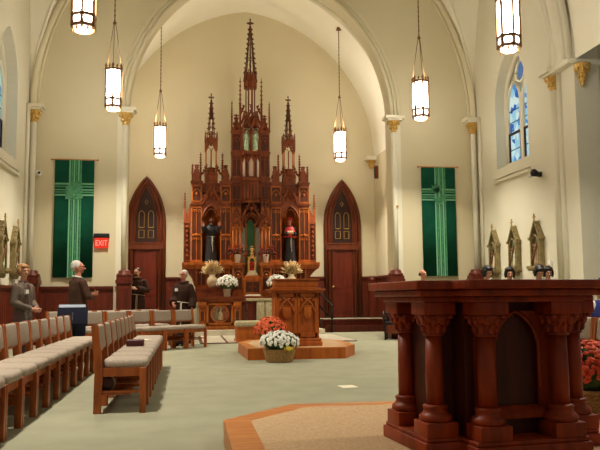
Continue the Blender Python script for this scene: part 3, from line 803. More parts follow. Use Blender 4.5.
# gradines and panelled back above the table
for s_ in (-1, 1):
    b = R_(); x0, x1 = sorted((s_*.66, s_*1.72))
    b.box(x0, x1, -.6, -.1, 1.13, 1.34); b.box(x0-.02, x1+.02, -.64, -.1, 1.34, 1.39); b.box(x0, x1, -.66, -.1, 1.13, 1.2); rp('gradine', b, REREDOS_T)
    b = R_(); b.box(x0, x1, -.2, .2, 1.39, 2.05)
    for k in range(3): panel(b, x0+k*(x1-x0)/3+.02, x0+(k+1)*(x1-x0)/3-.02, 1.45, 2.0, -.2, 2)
    rp('lower_panelling', b, REREDOS)
    # candle pedestal
    x0, x1 = sorted((s_*.27, s_*.6))
    b = R_(); b.box(x0, x1, -.45, .1, 1.13, 2.07); b.box(x0-.02, x1+.02, -.48, .1, 1.13, 1.25); panel(b, x0+.02, x1-.02, 1.3, 2.02, -.45, 1)
    b.tube([((x0+x1)/2+.1*math.cos(t), -.46, 1.8+.1*math.sin(t)) for t in lins(0, 2*PI, 12)][:-1], .015, 5, closed=True)
    b.box(x0-.04, x1+.04, -.5, .1, 2.07, 2.15); rp('pedestal', b, REREDOS)
    # heavy shelf carrying the statues
    x0, x1 = sorted((s_*.6, s_*2.13))
    b = R_(); b.box(x0, x1-0, -.34, .7, 2.1, 2.18); b.box(x0, x1, -.30, .7, 2.04, 2.1); b.box(x0, x1-.02, -.26, .7, 1.98, 2.04); rp('statue_shelf', b, REREDOS)
    # console bracket under the outer end
    b = R_(); xo = s_*2.08; xi = s_*1.68
    b.slab([(xo, 1.98), (xi, 1.98), (xi, 1.36), (xi+s_*.08, 1.5), (xi+s_*.14, 1.7), (xi+s_*.26, 1.86)], -.16, .5); rp('bracket', b, REREDOS_T)
# tabernacle block with cross
b = R_(); b.box(-.27, .27, -.55, .1, 1.13, 1.68); b.box(-.3, .3, -.58, .1, 1.13, 1.2); b.box(-.3, .3, -.58, .1, 1.62, 1.7); b.box(-.24, .24, -.5, .1, 1.7, 1.76); panel(b, -.24, .24, 1.22, 1.6, -.55, 1, head=False)
rp('tabernacle_block', b, REREDOS)
b = R_(); b.box(-.025, .025, -.585, -.55, 1.26, 1.56); b.box(-.1, .1, -.585, -.55, 1.4, 1.45); rp('carved_cross', b, REREDOS_T)

# centre niche
b = R_()
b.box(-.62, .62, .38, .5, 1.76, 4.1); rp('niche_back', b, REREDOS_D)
b = R_(); b.slab([(-.14, 1.76)]+gothic(.14, 3.35, .1, 8)+[(.14, 1.76)], .3, .38); rp('green_niche_panel', b, NICHEGREEN)
for s_ in (-1, 1):
    x0, x1 = sorted((s_*.16, s_*.32)); b = R_(); b.box(x0, x1, .16, .38, 1.76, 3.3); rp('marble_panel', b, GREYGREEN)
    b = R_(); x = s_*.15; b.cone((x, .13, 1.76), (x, .13, 3.3), .022, .022, 8); b.lathe([(.02, 3.3), (.045, 3.38), (.045, 3.42)], (x, .13, 0), 8); b.lathe([(.045, 1.76), (.03, 1.86), (.022, 1.9)], (x, .13, 0), 8); rp('niche_colonnette', b, REREDOS)
    x0, x1 = sorted((s_*.31, s_*.6))
    b = R_(); b.box(x0, x1, .0, .5, 2.15, 4.1)
    xc = (x0+x1)/2
    for xx in (x0+.03, xc, x1-.03): b.cone((xx, -.03, 2.2), (xx, -.03, 3.2), .028, .028, 8)
    for xx in (x0+.03, x1-.03): b.lathe([(.03, 3.2), (.05, 3.26), (.05, 3.3)], (xx, -.03, 0), 8)
    b.box(x0, x1, -.06, 0, 2.15, 2.22); rp('niche_pier', b, REREDOS)
    b = R_(); gable(b, xc, -.05, 3.3, 3.9, .16); b.tube([(x, -.05, z) for x, z in gothic(.13, 3.3, .06, 6, xc)], .02, 5)
    b.octa((xc, -.05, 3.45), .05, .07); panel(b, x0, x1, 3.92, 4.1, 0, 2, head=False)
    for q in (3.36, 3.5, 3.62): b.octa((xc-.09, -.03, q), .03, .05); b.octa((xc+.09, -.03, q), .03, .05)
    rp('tracery_canopy', b, REREDOS_T)
b = R_()
b.tube([(-.3, -.02, 3.3)]+[(x, -.02, z) for x, z in gothic(.28, 3.35, .14, 10)]+[(.3, -.02, 3.3)], .035, 6)
b.tube([(x, -.02, z) for x, z in gothic(.2, 3.38, .1, 10)], .02, 6)
gable(b, 0, -.08, 3.55, 4.15, .3, .06)
for s_ in (-1, 1):
    b.octa((s_*.17, -.02, 3.5), .06, .07); b.octa((s_*.2, -.02, 3.75), .04, .08); b.octa((s_*.12, -.02, 3.86), .04, .06)
    b.cone((s_*.28, -.04, 3.1), (s_*.28, -.04, 3.35), .012, .04, 8)
b.octa((0, -.04, 3.74), .06, .08); b.octa((0, -.02, 3.5), .03, .06)
rp('niche_arch', b, REREDOS_T)

# side bays
def pilaster(x0, x1):
    b = R_(); y = 0
    b.box(x0, x1, y, .8, 2.18, 4.66)
    panel(b, x0, x1, 2.24, 3.05, y, 2); panel(b, x0, x1, 3.05, 3.92, y, 2); panel(b, x0+.01, x1-.01, 4.08, 4.6, y, 1)
    b.box(x0-.02, x1+.02, -.04, .8, 2.18, 2.26); b.ell(((x0+x1)/2, -.03, 3.05), .05, .02, .05, 8, 6)
    p = rp('pilaster', b, REREDOS)
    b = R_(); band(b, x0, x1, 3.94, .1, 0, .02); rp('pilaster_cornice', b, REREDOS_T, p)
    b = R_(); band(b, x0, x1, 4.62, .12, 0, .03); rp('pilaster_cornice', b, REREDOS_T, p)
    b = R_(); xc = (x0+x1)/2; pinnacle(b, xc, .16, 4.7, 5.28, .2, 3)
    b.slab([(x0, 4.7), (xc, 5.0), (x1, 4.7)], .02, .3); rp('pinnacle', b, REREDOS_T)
for s_ in (-1, 1):
    x0, x1 = sorted((s_*1.53, s_*1.86)); pilaster(x0, x1)
    x0, x1 = sorted((s_*.62, s_*.96)); pilaster(x0, x1)
    # outer buttress with sloping head
    b = R_(); x0, x1 = sorted((s_*1.87, s_*2.09)); b.box(x0, x1, .12, .7, 2.18, 3.5); panel(b, x0, x1, 2.24, 3.45, .12, 1)
    for q in lins(2.4, 3.3, 6): b.octa(((x0+x1)/2, .1, q), .05, .08)
    b.slab([(s_*2.09, 3.5), (s_*1.87, 3.5), (s_*1.87, 4.0)], .14, .6)
    for k in range(4): b.octa((s_*(2.07-.06*k), .3, 3.58+.13*k), .035, .05)
    rp('buttress', b, REREDOS_T)
    b = R_(); thin_pinnacle(b, s_*2.06, .2, 3.45, 4.42); rp('pinnacle', b, REREDOS_T)
    b = R_(); thin_pinnacle(b, s_*1.83, .1, 4.7, 5.3); rp('pinnacle', b, REREDOS_T)
    cx = s_*1.245
    # niche: curved back, arch, gable
    b = R_(); pts = [(cx+.285*math.cos(t), .1+.36*math.sin(t)) for t in lins(0, PI, 12)]
    vs = [(x, y, z) for z in (2.18, 4.66) for x, y in pts]; n = len(pts)
    vs += [(cx+(x-cx)*1.1, .1+(y-.1)*1.1, z) for z in (2.18, 4.66) for x, y in pts]
    fs = []
    for i in range(n-1): fs += [(i, i+1, n+i+1, n+i), (2*n+i, 3*n+i, 3*n+i+1, 2*n+i+1), (i, 2*n+i, 2*n+i+1, i+1), (n+i, n+i+1, 3*n+i+1, 3*n+i)]
    fs += [(0, n, 3*n, 2*n), (n-1, 3*n-1, 4*n-1, 2*n-1)]
    b.add(vs, fs, True); rp('niche_shell', b, REREDOS)
    b = R_()
    outer = [(-.285, 3.55), (-.285, 4.66), (.285, 4.66), (.285, 3.55)]
    ar = gothic(.25, 3.6, .16, 10)
    vs = []; fs = []
    top = [(x, 4.66 if abs(x) < .2 else 4.66) for x, z in ar]
    for (x, z) in ar: vs += [(cx+x*1.13, .0, z if abs(x) < .2499 else 3.55), (cx+x*1.13, .0, 4.5-.9*abs(x)), (cx+x*1.13, .1, 4.5-.9*abs(x)), (cx+x*1.13, .1, z if abs(x) < .2499 else 3.55)]
    for i in range(len(ar)-1):
        for k in range(4): fs.append((4*i+k, 4*i+(k+1) % 4, 4*i+4+(k+1) % 4, 4*i+4+k))
    b.add(vs, fs)
    b.tube([(cx+x, -.03, z) for x, z in ar], .03, 6); b.tube([(cx+x, -.02, z) for x, z in gothic(.17, 3.62, .1, 8)], .018, 5)
    gable(b, cx, -.06, 4.0, 4.62, .29, .06)
    for q in (-1, 1): b.octa((cx+q*.14, -.02, 3.86), .05, .07); b.octa((cx+q*.2, -.02, 4.05), .035, .06); b.ell((cx+q*.1, -.03, 4.2), .05, .02, .07, 8, 6)
    b.octa((cx, -.04, 4.28), .06, .09)
    rp('niche_canopy', b, REREDOS_T)
    b = R_(); b.box(cx-.3, cx+.3, .15, .8, 4.4, 4.7); rp('tower_floor', b, REREDOS_T)
    # open tower with four shafts and a crocketed spire
    b = R_(); b.box(cx-.19, cx+.19, .1, .48, 4.6, 4.95); b.lathe([(.2, 4.95), (.22, 5.0), (.14, 5.05), (.12, 5.15), (.16, 5.2), (.1, 5.22)], (cx, .29, 0), 8, False)
    for q in (-1, 1): pinnacle(b, cx+q*.16, .12, 4.7, 5.25, .09, 3)
    rp('tower_base', b, REREDOS_T)
    for qx in (-1, 1):
        for qy in (-1, 1):
            b = R_(); x, y = cx+qx*.16, .29+qy*.16
            b.cone((x, y, 4.9), (x, y, 5.82), .018, .018, 8); b.lathe([(.03, 4.9), (.02, 5.0)], (x, y, 0), 8); b.octa((x, y, 5.8), .035, .06); rp('tower_shaft', b, REREDOS)
    b = R_(); b.cone((cx, .29, 5.2), (cx, .29, 5.8), .02, .02, 8)
    for (px, py) in ((0, -.17), (0, .17)): gable(b, cx+px, .29+py, 5.78, 6.15, .17, .04)
    for qx in (-1, 1):
        b.bar((cx+qx*.17, .12, 5.78), (cx+qx*.17, .29, 6.15), .04); b.bar((cx+qx*.17, .46, 5.78), (cx+qx*.17, .29, 6.15), .04)
        b.tube([(cx+qx*.085+x, .13, z) for x, z in gothic(.07, 5.74, .03, 5)], .012, 5)
        for qy in (-1, 1):
            thin_pinnacle(b, cx+qx*.18, .29+qy*.17, 5.82, 6.36, .022); b.octa((cx+qx*.17, .29+qy*.17, 5.78), .035, .09)
    b.box(cx-.15, cx+.15, .14, .44, 6.0, 6.16); rp('tower_canopy', b, REREDOS_T)
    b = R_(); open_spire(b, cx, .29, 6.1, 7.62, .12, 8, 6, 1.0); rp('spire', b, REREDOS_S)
    # flying pinnacles beside the tower
    for dx in (-.33, .36):
        b = R_(); x = cx+dx; q = 1 if dx < 0 else -1
        thin_pinnacle(b, x, .3, 4.7, 5.72, .03)
        b.tube([(x, .3, 4.98), (x+q*.08, .3, 5.04), (x+q*.15, .3, 5.16), (x+q*.19, .3, 5.32)], .03, 6)
        for k in range(4): b.octa((x+q*(.05+.045*k), .3, 5.05+.09*k), .035, .045)
        b.tube([(x, .3, 4.95), (x-q*.08, .3, 5.08), (x-q*.1, .3, 5.22)], .022, 6); b.octa((x-q*.1, .3, 5.26), .03, .05)
        rp('flying_pinnacle', b, REREDOS_T)

# centre turret above the niche
tur = [(-.3, .1), (-.2, -.12), (.2, -.12), (.3, .1), (.3, .6), (-.3, .6)]
b = R_(); b.prism(tur, 4.1, 4.78)
for k in range(4): panel(b, -.2+.1*k, -.1+.1*k, 4.16, 4.72, -.12, 1, .03)
for q in (-1, 1):
    for k in range(2): b.bar((q*(.22+.06*k), -.08+.13*k, 4.16), (q*(.22+.06*k), -.08+.13*k, 4.7), .025)
rp('gallery_drum', b, REREDOS_T)
b = R_()
sc = lambda f: [(x*f, .1+(y-.1)*f) for x, y in tur]
b.prism(sc(1.12), 4.06, 4.12); rp('turret_cornice', b, REREDOS_T)
b = R_(); b.prism(sc(1.16), 4.76, 4.82); b.prism(sc(1.08), 4.82, 4.87); rp('turret_cornice', b, REREDOS_T)
b = R_(); b.prism(sc(1.1), 5.6, 5.64); b.prism(sc(1.16), 5.64, 5.7); rp('turret_cornice', b, REREDOS_T)
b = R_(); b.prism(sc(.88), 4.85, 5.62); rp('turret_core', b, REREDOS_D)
for c in (-.19, 0, .19):
    b = R_(); yy = -.11 if c == 0 else -.03
    b.lathe([(.075, 4.9), (.075, 5.3), (.07, 5.42), (.03, 5.5)], (c, yy+.03, 0), 12); rp('marble_niche', b, SILVER)
b = R_()
for c in (-.28, -.095, .095, .28):
    yy = -.15 if abs(c) < .2 else 0
    b.cone((c, yy, 4.87), (c, yy, 5.6), .02, .02, 8); b.octa((c, yy, 5.45), .035, .05)
for c in (-.19, 0, .19): gable(b, c, -.15 if c == 0 else -.09, 5.36, 5.58, .09, .03, False)
rp('turret_colonnettes', b, REREDOS_T)
b = R_(); b.prism(sc(.95), 5.7, 5.74); b.box(-.27, .27, .12, .5, 5.7, 6.6); rp('angel_stage', b, IVORY)
b = R_()
for c in (-.28, 0, .28): b.box(c-.025, c+.025, -.1 if c == 0 else -.02, .3, 5.72, 6.45)
for c in (-.14, .14):
    b.tube([(x, -.08, z) for x, z in gothic(.12, 6.25, .05, 6, c)], .022, 5); gable(b, c, -.1, 6.36, 6.75, .15, .04)
rp('angel_arcade', b, REREDOS_T)
for s_ in (-1, 1):
    x0, x1 = sorted((s_*.3, s_*.6))
    b = R_(); b.box(x0, x1, .04, .6, 4.1, 6.36)
    panel(b, x0, x1, 4.16, 4.74, .04, 2); panel(b, x0, x1, 4.9, 5.58, .04, 2); panel(b, x0, x1, 5.72, 6.3, .04, 1)
    p = rp('turret_pier', b, REREDOS_T)
    for z in (4.76, 5.6, 6.3): b = R_(); band(b, x0, x1, z, .1, .04, .02); rp('turret_pier_cornice', b, REREDOS_T, p)
    b = R_(); xc = (x0+x1)/2; crocket_spike(b, xc, .2, 6.38, 6.95, .18, 4, 3, 1.0); gable(b, xc, .02, 6.38, 6.62, .13, .04, False); rp('pinnacle', b, REREDOS_T)
    b = R_(); thin_pinnacle(b, s_*.6, .06, 6.36, 7.36, .024); rp('pinnacle', b, REREDOS_T)
    b = R_(); thin_pinnacle(b, s_*.34, .0, 6.4, 8.12, .032); rp('pinnacle', b, REREDOS_T)
    b = R_(); b.tube([(s_*.34, 0, 6.9), (s_*.28, .06, 7.02), (s_*.2, .1, 7.22)], .03, 6); b.tube([(s_*.34, 0, 6.55), (s_*.26, .04, 6.75), (s_*.2, .08, 7.0)], .03, 6)
    for k in range(3): b.octa((s_*(.32-.04*k), .03, 7.0+.1*k), .035, .05)
    rp('flying_buttress', b, REREDOS_T)
b = R_(); yc = .2
b.lathe([(.32, 6.5), (.26, 6.62), (.17, 6.8), (.15, 6.86)], (0, yc, 0), 8, False)
gable(b, 0, yc-.26, 6.55, 7.0, .22, .045)
for q in (-1, 1): gable(b, q*.2, yc-.2, 6.6, 6.85, .1, .04, False)
rp('spire_base', b, REREDOS_T)
for k in range(8):
    b = R_(); a_ = PI/8+PI/4*k; x, y = .15*math.cos(a_), yc+.15*math.sin(a_)
    b.cone((x, y, 6.82), (x, y, 7.86), .017, .017, 6); b.octa((x, y, 7.82), .03, .05); rp('lantern_shaft', b, REREDOS_T)
b = R_()
b.lathe([(.16, 7.82), (.2, 7.87), (.2, 8.02), (.17, 8.06), (.17, 8.24), (.14, 8.29)], (0, yc, 0), 8, False)
for k in range(8):
    a_ = PI/8+PI/4*k; x, y = .2*math.cos(a_), yc+.2*math.sin(a_); thin_pinnacle(b, x, y, 7.8, 8.42, .02)
    a_ = PI/4*k; b.slab([(.19*math.cos(a_)-.05, 8.04), (.19*math.cos(a_), 8.25), (.19*math.cos(a_)+.05, 8.04)], yc+.19*math.sin(a_)-.01, yc+.19*math.sin(a_)+.01)
rp('spire_crown', b, REREDOS_T)
b = R_(); open_spire(b, 0, yc, 8.28, 10.14, .17, 10, 8, 1.25)
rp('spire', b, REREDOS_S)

# tabernacle shrine on the block
t = thing('tabernacle_shrine', 'little gilt gabled shrine with a red niche, below the green niche panel', 'shrine', (RX, RY-.28, 1.76))
b = MB(); b.box(-.17, .17, -.14, .14, 0, .07); b.box(-.12, .12, -.12, .12, .07, .16); b.build('base', IVORY, t)
b = MB()
for s_ in (-1, 1): b.box(s_*.1-.025, s_*.1+.025, -.11, .1, .16, .42); crocket_spike(b, s_*.1, -.05, .42, .58, .03, 4, 2, .5)
gable(b, 0, -.1, .42, .66, .12, .05, False); b.box(-.1, .1, .02, .1, .16, .44); crocket_spike(b, 0, -.04, .55, .92, .05, 4, 3, .6); b.build('housing', GOLD, t)
b = MB(); b.slab([(-.075, .16)]+gothic(.075, .36, .04, 6)+[(.075, .16)], -.02, .02); b.build('door', STATUERED, t)
# folded cloth on the table
b = MB(); b.box(-.23, .23, -.15, .15, 0, .03); b.box(-.2, .2, -.13, .13, .03, .055)
o = b.build('altar_linen', PAPER, bevel=.012); o.location = (.02, 21.9, 1.13); tag(o, 'folded white cloth lying on the reredos table', 'cloth')

# ------------------------------------------------------------------ altar platform, altar
def plat(name, poly, h, rim, m1, m2, cc):
    b = MB(); b.prism(poly, 0, h-.012); o = struct(b.build(name, m1))
    n = len(poly); ins = []
    for i in range(n):      # inset polygon
        p0, p1, p2 = Vector(poly[i-1]), Vector(poly[i]), Vector(poly[(i+1) % n])
        d1 = (p1-p0).normalized(); d2 = (p2-p1).normalized(); n1 = Vector((-d1.y, d1.x)); n2 = Vector((-d2.y, d2.x))
        k = (n1+n2); k = k/(k.dot(n1)); ins.append(tuple(p1+k*rim))
    b = MB(); b.prism(ins, h-.012, h); struct(b.build(name+'_carpet', m2))
    # oak nosing round the edge, level with the carpet
    b = MB(); vs = []; fs = []
    for p, q in zip(poly, ins): vs += [(p[0], p[1], h-.012), (q[0], q[1], h-.012), (q[0], q[1], h), (p[0], p[1], h)]
    for i in range(n):
        j = (i+1) % n
        for k in range(4): fs.append((4*i+k, 4*j+k, 4*j+(k+1) % 4, 4*i+(k+1) % 4))
    b.add(vs, fs); struct(b.build(name+'_rim', cc or m1))
plat('altar_platform', [(-1.65, 2.3), (-1.03, 1.65), (1.13, 1.65), (1.75, 2.3), (1.75, 5.66), (1.13, 6.37), (-1.03, 6.37), (-1.65, 5.66)], .16, .2, OAK, CARPET2, None)
plat('ambo_platform', [(-.88, 12.8), (.86, 12.8), (1.2, 13.55), (1.2, 14.8), (.86, 15.4), (-.65, 15.4), (-.92, 14.7)], .2, .17, AMBOWOOD, CARPET2, OAK)

alt = thing('altar', 'massive dark wooden altar with turned columns, close on the right', 'altar', (-.01, 4.53, .16), .1)
def cross(hx, fy, wx, wy):   # centre block half width/depth, wing half width/depth
    return [(-hx, -fy), (hx, -fy), (hx, -wy), (wx, -wy), (wx, wy), (hx, wy), (hx, fy), (-hx, fy), (-hx, wy), (-wx, wy), (-wx, -wy), (-hx, -wy)]
b = MB(); b.prism(cross(.372, .55, .59, .345), 0, .075); b.prism(cross(.36, .535, .575, .33), .075, .1); b.build('plinth', ALTARWOOD, alt, bevel=.006)
b = MB(); b.box(-.31, .31, -.33, .33, .1, .9); b.box(-.45, .45, -.2, .2, .1, .9); b.box(-.34, -.28, -.36, .36, .1, .9); b.box(.28, .34, -.36, .36, .1, .9)
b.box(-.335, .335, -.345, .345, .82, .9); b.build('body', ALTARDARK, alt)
# arched recess frame and panel on front and back
for s_ in (-1, 1):
    y = s_*.335
    b = MB(); ar = gothic(.155, .6, .1, 8); vs = []; fs = []
    O = [(-.28, .12)]+[(-.28, .62)]+[(x*1.8, max(z, .62)+.12) for x, z in ar][1:-1]+[(.28, .62), (.28, .12)]
    I = [(-.155, .2)]+[(-.155, .6)]+ar[1:-1]+[(.155, .6), (.155, .2)]
    for p, q in zip(O, I): vs += [(p[0], y+s_*.03, min(p[1], .83)), (q[0], y+s_*.022, q[1]), (q[0], y-s_*.02, q[1]), (p[0], y-s_*.02, min(p[1], .83))]
    for i in range(len(O)-1):
        for k in range(4): fs.append((4*i+k, 4*i+(k+1) % 4, 4*i+4+(k+1) % 4, 4*i+4+k))
    b.add(vs, fs); b.tube([(-.15, y+s_*.03, .26)]+[(x, y+s_*.03, z) for x, z in gothic(.15, .6, .1, 8)]+[(.15, y+s_*.03, .26)], .012, 6)
    b.build('arched_frame', ALTARWOOD, alt)
    b = MB(); b.add([(-.165, y+s_*.012, .27), (.165, y+s_*.012, .27), (.165, y+s_*.065, .225), (-.165, y+s_*.065, .225), (-.165, y, .2), (.165, y, .2), (.165, y+s_*.06, .2), (-.165, y+s_*.06, .2)],
        [(0,1,2,3), (3,2,6,7), (4,5,1,0), (7,6,5,4), (0,3,7,4), (1,5,6,2)]); b.build('sill', ALTARWOOD, alt)
for (x, y) in ((-.24, -.437), (.24, -.437), (-.475, -.235), (.475, -.235), (-.475, .2), (.475, .2), (-.24, .437), (.24, .437)):
    b = MB(); b.lathe([(.054, .28), (.054, .45), (.05, .69)], (x, y, 0), 20); cl = b.build('column', ALTARWOOD, alt)
    b = MB(); b.box(x-.1, x+.1, y-.1, y+.1, .1, .185); b.build('pedestal', ALTARWOOD, cl, bevel=.005)
    b = MB(); b.lathe([(.094, .186), (.1, .2), (.098, .218), (.082, .23), (.074, .24), (.07, .252), (.074, .262), (.078, .27), (.07, .28), (.06, .283)], (x, y, 0), 24); b.build('base', ALTARWOOD, cl)
    b = MB(); b.lathe([(.056, .685), (.066, .69), (.058, .7), (.06, .72), (.07, .75), (.09, .79), (.098, .81)], (x, y, 0), 20)
    for ring, (zz, rr, n) in enumerate(((.728, .064, 8), (.775, .082, 8))):
        for k in range(n):
            t_ = 2*PI*(k+.5*ring)/n; cx_, cy_ = x+rr*math.cos(t_), y+rr*math.sin(t_)
            b.ell((cx_, cy_, zz), .019, .019, .028, 7, 5); b.ell((cx_+.014*math.cos(t_), cy_+.014*math.sin(t_), zz+.022), .011, .011, .009, 6, 4)
    for k in range(4):
        t_ = PI/4+PI/2*k; b.ell((x+.105*math.cos(t_), y+.105*math.sin(t_), .8), .02, .02, .016, 8, 5)
    b.build('capital', ALTARWOOD, cl)
    b = MB(); b.box(x-.1, x+.1, y-.1, y+.1, .812, .885); b.build('impost', ALTARWOOD, cl, bevel=.004)
b = MB(); b.prism(cross(.36, .55, .58, .33), .885, .92); b.build('cornice', ALTARWOOD, alt, bevel=.006)
b = MB(); b.prism(cross(.405, .6, .625, .385), .92, .962); b.build('tabletop_moulding', ALTARWOOD, alt, bevel=.012, seg=3)
b = MB(); b.prism(cross(.435, .63, .655, .415), .962, 1.014); b.build('tabletop', ALTARWOOD, alt, bevel=.008, seg=3)

# ------------------------------------------------------------------ ambo
amb = thing('ambo', 'golden oak ambo with two shield panels on a low platform', 'pulpit', (.055, 13.2, .2)); amb.scale = (1.10, 1, 1)
b = MB(); b.box(-.42, .42, -.02, .58, 0, .09); b.box(-.405, .405, -.005, .565, .09, .14); b.build('base', AMBOWOOD, amb, bevel=.008)
b = MB(); b.box(-.37, .37, .03, .53, .14, .98); b.build('body', AMBOWOOD, amb)
for s_ in (-1, 1):
    cx = s_*.175
    b = MB(); x0, x1 = cx-.16, cx+.16
    for q in ((x0-.01, x0+.035, .17, .95), (x1-.035, x1+.01, .17, .95), (x0, x1, .17, .24), (x0, x1, .89, .95)): b.box(q[0], q[1], 0, .03, q[2], q[3])
    fr_ = b.build('panel_frame', AMBOWOOD, amb)
    b = MB()
    for q in (-1, 1): b.tube([(cx+q*.125, .0, .58), (cx+q*.12, .0, .66), (cx+q*.07, .0, .76), (cx, .0, .84), (cx-q*.06, 0, .87)], .016, 6)
    b.tube([(cx-.125, 0, .66), (cx-.06, 0, .72), (cx, 0, .73), (cx+.06, 0, .72), (cx+.125, 0, .66)], .012, 6)
    b.build('carved_arch', AMBOWOOD, amb)
    b = MB(); b.slab([(cx-.065, .71), (cx+.065, .71), (cx+.065, .56), (cx+.04, .51), (cx, .48), (cx-.04, .51), (cx-.065, .56)][::-1], -.012, .03); b.build('shield', AMBOWOOD, amb, bevel=.008)
    for k in range(2):
        b = MB(); b.ell((cx+(-.1 if k else .1), .01, .84), .03, .02, .04, 8, 6); b.build('carved_leaf', AMBOWOOD, amb)
b = MB(); b.box(-.43, .43, -.03, .59, .98, 1.01); b.box(-.47, .47, -.06, .62, 1.01, 1.04); b.build('ledge', AMBOWOOD, amb, bevel=.006)
b = MB(); b.prism([(-.4, .0), (.4, .0), (.4, .52), (-.4, .52)], 1.04, 1.07); b.box(-.365, .365, .03, .5, 1.07, 1.2); b.box(-.385, .385, .01, .52, 1.2, 1.225); b.build('desk', AMBOWOOD, amb, bevel=.006)

# presider's seat
t = thing('presider_chair', 'low wooden presider seat with cream brocade cushion and back, left of the ambo', 'chair', (-.16, 18.2, .02))
b = MB(); b.box(-.58, .58, -.35, .25, 0, .36); b.box(-.6, .6, -.37, .27, 0, .06); b.build('seat_box', AMBOWOOD, t, bevel=.006)
b = MB(); b.box(-.6, .6, -.38, .2, .36, .5); b.build('seat_cushion', BROCADE, t, bevel=.04, seg=3)
b = MB(); b.box(-.28, .48, .26, .34, .36, .98); b.build('back_panel', WAINSCOT, t)
for x in (.06, .28): b = MB(); b.box(x-.1, x+.1, .16, .28, .48, .98); b.build('back_upholstery', BROCADE, t, bevel=.02, seg=2)
b = MB(); b.box(-.3, .5, .14, .36, .98, 1.05); b.build('top_rail', BROCADE, t, bevel=.015)

# ------------------------------------------------------------------ chairs
CG = 'taupe upholstered wooden stacking chairs'
CW = .3      # half pitch
def make_chair(label, loc, rz):
    t = thing('upholstered_chair', label, 'chair', loc, rz, CG)
    w = .292
    b = MB()
    def rr(h, y0, y1, r, z):
        P = []
        for (cx_, cy_, a0) in ((h-r, y0+r, -PI/2), (h-r, y1-r, 0), (-h+r, y1-r, PI/2), (-h+r, y0+r, PI)):
            for k in range(6): P.append((cx_+r*math.cos(a0+PI/2*k/5), cy_+r*math.sin(a0+PI/2*k/5), z))
        return P
    vs = []; fs = []
    for (i_, z) in ((.02, .415), (.004, .425), (.0, .445), (.0, .468), (.008, .486), (.024, .497), (.06, .503)): vs += rr(w-.02-i_, -.255+i_, .165-i_*.4, .085-i_*.6, z)
    for i in range(6):
        for j in range(24): fs.append((i*24+j, i*24+(j+1) % 24, i*24+24+(j+1) % 24, i*24+24+j))
    fs += [tuple(range(24))[::-1], tuple(range(144, 168))]
    b.add(vs, fs, True); b.build('seat_cushion', FABRIC, t)
    b = MB()
    for (y0, y1) in ((-.215, -.185), (.15, .18)): b.box(-w+.05, w-.05, y0, y1, .345, .425)
    for s_ in (-1, 1): b.box(*sorted((s_*(w-.012), s_*(w-.038))), -.2, .2, .345, .425)
    b.build('seat_frame', CHAIRWOOD, t)
    for s_ in (-1, 1):
        x0, x1 = sorted((s_*w, s_*(w-.045)))
        b = MB(); b.box(x0, x1, -.245, -.185, 0, .425); b.build('leg', CHAIRWOOD, t, bevel=.005)
        b = MB(); b.add([(x0,.17,0),(x1,.17,0),(x1,.24,0),(x0,.24,0),(x0,.16,.42),(x1,.16,.42),(x1,.235,.42),(x0,.235,.42),(x0,.21,.835),(x1,.21,.835),(x1,.275,.835),(x0,.275,.835)],
            [(0,3,2,1),(0,1,5,4),(1,2,6,5),(2,3,7,6),(3,0,4,7),(4,5,9,8),(5,6,10,9),(6,7,11,10),(7,4,8,11),(8,9,10,11)]); b.build('leg', CHAIRWOOD, t)
    b = MB()
    M_ = Matrix.Translation((0, .222, .585)) @ Matrix.Rotation(-.12, 4, 'X')
    b.M = M_; b.box(-w+.05, w-.05, -.04, .03, 0, .245); b.build('back_cushion', FABRIC, t, bevel=.028, seg=3)
    b = MB(); b.M = M_; b.box(-w+.045, w-.045, -.005, .02, -.02, .02); b.build('back_rail', CHAIRWOOD, t)
    b = MB(); b.box(-w+.03, w-.03, -.1, .19, .17, .185); b.box(-w+.03, w-.03, .175, .19, .17, .26)
    for s_ in (-1, 1): b.bar((s_*(w-.03), .18, .2), (s_*(w-.03), -.19, .2), .022)
    b.build('book_rack', CHAIRWOOD, t)
    return t
proto = None
def chair(loc, rz, label):
    global proto
    if proto is None: proto = make_chair(label, loc, rz); return proto
    return dup(proto, loc, rz, label)
for k in range(12):
    chair((-3.55, 5.1+.6*k-.0, 0), PI/2, 'taupe chair, %s from the near end of the long left row along the aisle' % ORD[k])
for k in range(8):
    chair((-2.56, 7.5+.6*k, 0), PI/2, 'taupe chair, %s from the near end of the row on the right of the aisle' % ORD[k])
for k in range(4):
    chair((-4.68, 7.85+.6*k, 0), PI/2, 'taupe chair, %s from the near end of the row behind the long left row' % ORD[k])
TH = math.radians(42)
def trow(p0, n, text, start=0):
    d = Vector((-math.cos(TH), -math.sin(TH), 0)); nb = Vector((-math.sin(TH), math.cos(TH), 0))
    for k in range(n):
        c = Vector(p0)+d*(CW+.6*k)+nb*.22
        chair(tuple(c), TH, text % ORD[k])
trow((-1.5, 16.5, 0), 5, 'taupe chair turned to the altar, %s from the right in the front slanted row')
trow((-2.3, 17.45, 0), 5, 'taupe chair turned to the altar, %s from the right in the rear slanted row')
for k in range(4):
    chair((2.36, 6.1+.6*k, 0), -PI/2, 'taupe chair beyond the altar, %s from the near end of the front right row' % ORD[k])
for k in range(3):
    chair((3.24, 7.35+.6*k, 0), -PI/2, 'taupe chair beyond the altar, %s from the near end of the rear right row' % ORD[k])

